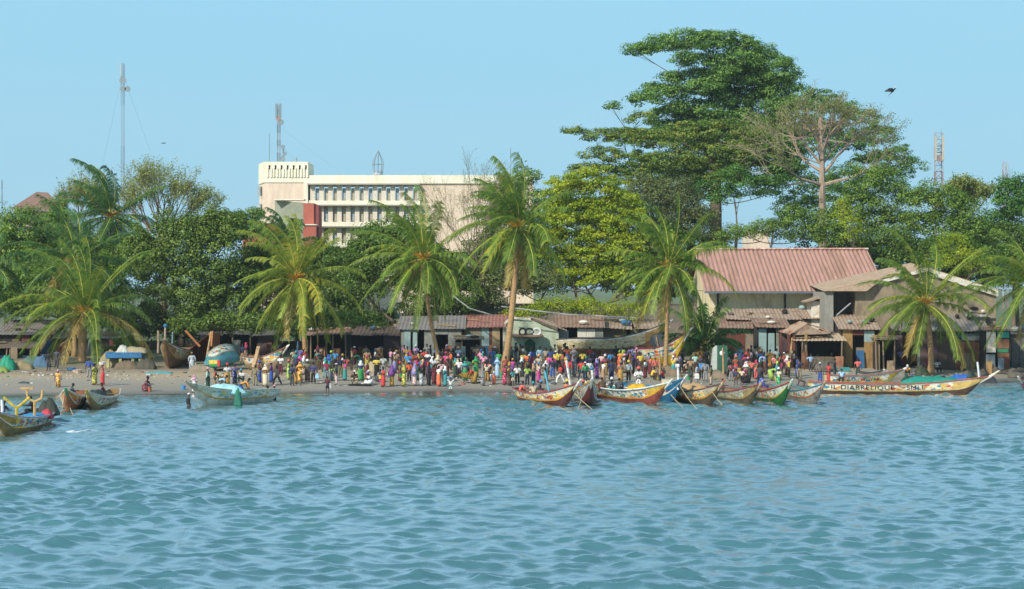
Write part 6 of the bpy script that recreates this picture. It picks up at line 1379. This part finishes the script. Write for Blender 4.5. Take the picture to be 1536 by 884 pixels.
# the rest of the packed crowd
frd = random.Random(909); cl = list(CN); n0 = 0; tries = 0; _pts = [tuple(o.location[:2]) for o in bpy.data.objects if o.name.startswith('person')]
while n0 < 92 and tries < 4000:
    tries += 1; px = frd.choice((frd.uniform(440, 680), frd.uniform(440, 1010), frd.uniform(600, 960), frd.uniform(1085, 1200))); fy = frd.uniform(544, 574); p = ground_at(px, fy)
    if any((p.x-a_)**2+(p.y-b_)**2 < .5 for a_, b_ in _pts): continue
    wm = frd.random() < .45; tc = frd.choice([c for c in cl if c not in ('mint', 'lime')]); bc = frd.choice(['black', 'navy', 'brown', 'grey', 'tan', 'dark grey', 'khaki', 'maroon', 'olive'] if not wm else ['teal', 'rust', 'purple', 'mustard', 'indigo', 'maroon', 'green', 'brown'])
    person(px, fy, 's'+frd.choice('ddfo')+frd.choice('cclraa'), tc+('*' if frd.random() < .3 else '')+('/l' if frd.random() < .4 else ''), ('k ' if wm else 't ')+bc, (frd.choice('sww')+' '+frd.choice(['white', 'pink', 'blue', 'mustard', 'crimson', 'lavender', 'teal', 'navy'])) if wm else frd.choice(['n', 'n', 'n', 'c white', 'c navy']), h=frd.uniform(1.6, 1.78))
    _pts.append((p.x, p.y)); n0 += 1
# people in boats and in the water
def bp(px, Y, z, code, top, bot, head='n', where='', **k): person(px, 0, code, top, bot, head, Y=Y, z=z, where=where, **k)
bp(363, 156.5, .45, 'bdr', 'orange-yellow/l', 'h blue', where='in the heeled boat stern')
bp(283, 149.8, -.75, 'sdr', 'black/l', 't black', 'c white', where='wading at the bow of the heeled boat')
bp(402, 158, -.6, 'sfl', 'cream', 't khaki', where='wading behind the heeled boat stern')
bp(412, 159, -.6, 'sdl', 'navy/l', 't black', 'c pink', where='wading at the heeled boat stern')
bp(355, 154, .45, 'idl', 'grey', 't brown', where='in the heeled boat')
bp(779, 158.5, .35, 'qdr', 'salmon/l', 't brown', where='at the stern of the red-gunwaled boat')
bp(801, 156, .35, 'qda', 'beige', 't beige', 'w teal', where='in the red-gunwaled boat')
bp(806, 159, .35, 'qfr', 'navy*', 't navy', 'w bright blue', where='in the red-gunwaled boat')
bp(845, 156.5, .5, 'qdr', 'orange*', 't red', 'w yellow', where='in the red-gunwaled boat bow')
bp(869, 156, .5, 'qdr', 'blue', 't red', 'w salmon', where='in the grey chevron boat')
bp(879, 158, .5, 'idc', 'cream*', 't brown', where='in the grey chevron boat')
bp(905, 160, .55, 'qda', 'brown', 't maroon', where='in the white-rimmed boat')
bp(915, 159.3, .55, 'qdc', 'grey', 't teal', 'w white', where='in the white-rimmed boat')
bp(928, 158.7, .55, 'qda', 'dark grey/l', 't black', where='in the white-rimmed boat')
bp(958, 159, .7, 'sfc', 'white*/l', 't white', 'w salmon', where='on the white-rimmed boat')
bp(1079, 153, .9, 'qdr', 'salmon', 't brown', where='at the bow of the brown-rimmed boat', h=1.5)
bp(1243, 180, .35, 'sdl', 'red', 't red', where='on the smaller lettered boat')
bp(1263, 181, .35, 'ida', 'light blue/l', 't dark grey', where='on the smaller lettered boat', h=1.5)
bp(1362, 168.5, .5, 'qda', 'dark green/l', 't dark green', 's dark green', where='at the teal cargo cover')
bp(1457, 168, .6, 'qda', 'dark green/l', 't black', 's dark green', where='by the white post on the long boat')
bp(50, 131, .45, 'idl', 'black/l', 't black', where='between the forked posts on the nearest boat')
bp(3, 126, .45, 'idr', 'navy/l', 't navy', where='at the left edge on the nearest boat')
bp(104, 156, .3, 'qdr', 'dark grey', 't black', where='in the left boat of the close pair')
bp(158, 157, .3, 'qdl', 'maroon', 't brown', where='in the yellow-stemmed boat')
# cooler bag on a head, bucket on the sand, crates
bx_ = empty('cool_bag', at(322, 546, 173.5), 'yellow, green and red striped box carried above the crowd behind the heeled boat', 'box'); b = at(322, 546, 173.5)
for j, (c, x0_, x1_, z0, z1) in enumerate((('yellow', -.42, .25, .0, .3), ('green', -.42, .25, -.2, -.005), ('red', .255, .45, -.2, .3))): mb = MB(); mb.box(b.x+x0_, b.x+x1_, b.y-.3, b.y+.3, b.z+z0, b.z+z1); mb.build('%s_panel' % c, fab(c), bx_)
vessel('bucket', 'bright blue', ground_at(275, 585), .2, .34, 'bright blue bucket alone on the wet sand left of the heeled boat bow')
vessel('basin', 'bright blue', ground_at(107, 556), .42, .22, 'bright blue basin on the sand by the stout palm trunk')
vessel('basin', 'pale pink', ground_at(116, 559), .42, .18, 'pale pinkish basin on the sand by the stout palm trunk')
jug('yellow', ground_at(1516, 553), 'bright yellow jerrycan on the rubble beside the patchwork shack')
for (px, fy, c, lb) in ((540, 579, 'black', 'flat black tray on the sand before the seated group'), (1000, 576, 'cream', 'cream box on the white-rimmed boat'), (1249, 556, 'teal', 'teal crate under the awning stall edge'), (1267, 557, 'teal', 'teal crate right of the awning stall'), (1255, 549, 'beige', 'beige wooden table board before the awning stall'), (672, 571, 'light blue', 'light blue crate held low beside the leaning palm')):
    p = ground_at(px, fy); w_ = .9 if c in ('black', 'beige') else .4; mb = MB(); h_ = .14 if c == 'black' else .35
    V = [(-w_, -.3, 0), (w_, -.3, 0), (w_, .3, 0), (-w_, .3, 0), (-w_*1.06, -.34, h_), (w_*1.06, -.34, h_), (w_*1.06, .34, h_), (-w_*1.06, .34, h_), (-w_*.98, -.28, h_), (w_*.98, -.28, h_), (w_*.98, .28, h_), (-w_*.98, .28, h_), (-w_*.94, -.25, .05), (w_*.94, -.25, .05), (w_*.94, .25, .05), (-w_*.94, .25, .05)]
    mb.add([p+Vector(v) for v in V], [(3, 2, 1, 0)]+[(a_+i, a_+(i+1) % 4, b_+(i+1) % 4, b_+i) for a_, b_ in ((0, 4), (4, 8), (8, 12)) for i in range(4)]+[(12, 13, 14, 15)])
    tag(mb.build('crate', fab(c)), lb, 'crate')
# scattered litter and drift along the strand lines
rd = random.Random(5); mb = MB(); LC = ['white', 'blue', 'red', 'tan', 'brown', 'green', 'beige', 'yellow', 'dark grey', 'light grey']
for i in range(1100):
    px = rd.uniform(-60, 1600); fy = 562+rd.gauss(0, 3.5) if rd.random() < .55 else rd.uniform(545, 580)
    if 430 < px < 1200 and fy < 570 and rd.random() < .5: continue
    p = ground_at(px, fy)
    if p.y-float(shore(p.x)) < 3: continue
    s = rd.uniform(.02, .085)*(1.8 if rd.random() < .1 else 1); m = rd.choice([3, 4, 6, 8, 9, 4, 3, 6, 0, 9]) if rd.random() < .94 else rd.choice([1, 2, 5, 7]); mb.box(p.x-s*1.5, p.x+s*1.5, p.y-s, p.y+s, p.z-.02, p.z+s*.7, m, rz=rd.uniform(0, 3), rx=rd.uniform(-.4, .4))
tag(mb.build('beach_litter', [fab(c) for c in LC]), 'small scraps of litter and drift strewn over the sand', 'litter', kind='stuff')
bpy.data.scenes.remove(TMP)
# ---------------------------------------------------------------- light, sky, camera
w = bpy.data.worlds.new('World'); sc.world = w; w.use_nodes = True; nt = w.node_tree; bg = nt.nodes['Background']
sky = nt.nodes.new('ShaderNodeTexSky'); sky.sky_type = 'NISHITA'; sky.sun_disc = False
sky.sun_elevation = R(SUN_EL); sky.sun_rotation = R(SUN_AZ); sky.air_density = 1.0; sky.dust_density = .6; sky.ozone_density = 2.5
tc = N(nt, 'ShaderNodeTexCoord'); sx = N(nt, 'ShaderNodeSeparateXYZ'); nt.links.new(tc.outputs['Generated'], sx.inputs[0])
k_ = 1/(SKY_S*2**EXPO)                                              # hazy blue of the air low above the coast
air = ramp(nt, sx.outputs[2], [(0, (.335*k_, .62*k_, .81*k_)), (.06, (.33*k_, .645*k_, .845*k_)), (.15, (.335*k_, .68*k_, .89*k_)), (.5, (.34*k_, .68*k_, .90*k_))])
fac = ramp(nt, sx.outputs[2], [(.12, .92), (.75, .4)])
cl_ = noise(nt, coord(nt, 'Generated', (3, 3, 14)), 1.3, 4, .6)
air = mixc(nt, ramp(nt, cl_, [(.45, 0.), (.75, .1)]), air, (.56*k_, .76*k_, .88*k_))
nt.links.new(mixc(nt, fac, sky.outputs[0], air), bg.inputs[0]); bg.inputs[1].default_value = SKY_S
sun = bpy.data.lights.new('sun', 'SUN'); sun.energy = SUN_S; sun.angle = R(2.0); sun.color = (1, .93, .82)
so = bpy.data.objects.new('sun', sun); link(so)
dv = Vector((math.sin(R(SUN_AZ))*math.cos(R(SUN_EL)), math.cos(R(SUN_AZ))*math.cos(R(SUN_EL)), math.sin(R(SUN_EL))))
so.rotation_euler = dv.to_track_quat('Z', 'Y').to_euler(); so.location = (0, 0, 60)
cd = bpy.data.cameras.new('camera'); cam = bpy.data.objects.new('camera', cd); link(cam)
cam.location = (0, 0, CAM); cam.rotation_euler = (R(90), 0, 0); cd.sensor_width = 36; cd.lens = F/1536*36; cd.shift_y = (HZ-442)/1536; cd.clip_start = 1; cd.clip_end = 9000
sc.camera = cam
sc.view_settings.view_transform = 'Standard'; sc.view_settings.look = 'None'; sc.view_settings.gamma = 1; sc.view_settings.exposure = EXPO
sc.cycles.max_bounces = 6; sc.cycles.diffuse_bounces = 2; sc.cycles.glossy_bounces = 2; sc.cycles.transmission_bounces = 3; sc.cycles.transparent_max_bounces = 4; sc.cycles.use_denoising = True
sc.cycles.sample_clamp_indirect = 6; sc.cycles.sample_clamp_direct = 4

if HAZE > 0:
    mb = MB(); mb.box(-1400, 1400, -420, 1400, -9, 62); hm = bpy.data.materials.new('haze_air'); hm.use_nodes = True; nh = hm.node_tree; nh.nodes.clear()
    ho = nh.nodes.new('ShaderNodeOutputMaterial'); hv = nh.nodes.new('ShaderNodeVolumePrincipled'); hv.inputs['Color'].default_value = (.86, .93, 1, 1); hv.inputs['Density'].default_value = HAZE; hv.inputs['Anisotropy'].default_value = .2
    nh.links.new(hv.outputs[0], ho.inputs[1]); tag(mb.build('haze', hm), kind='stuff'); sc.cycles.volume_bounces = 1
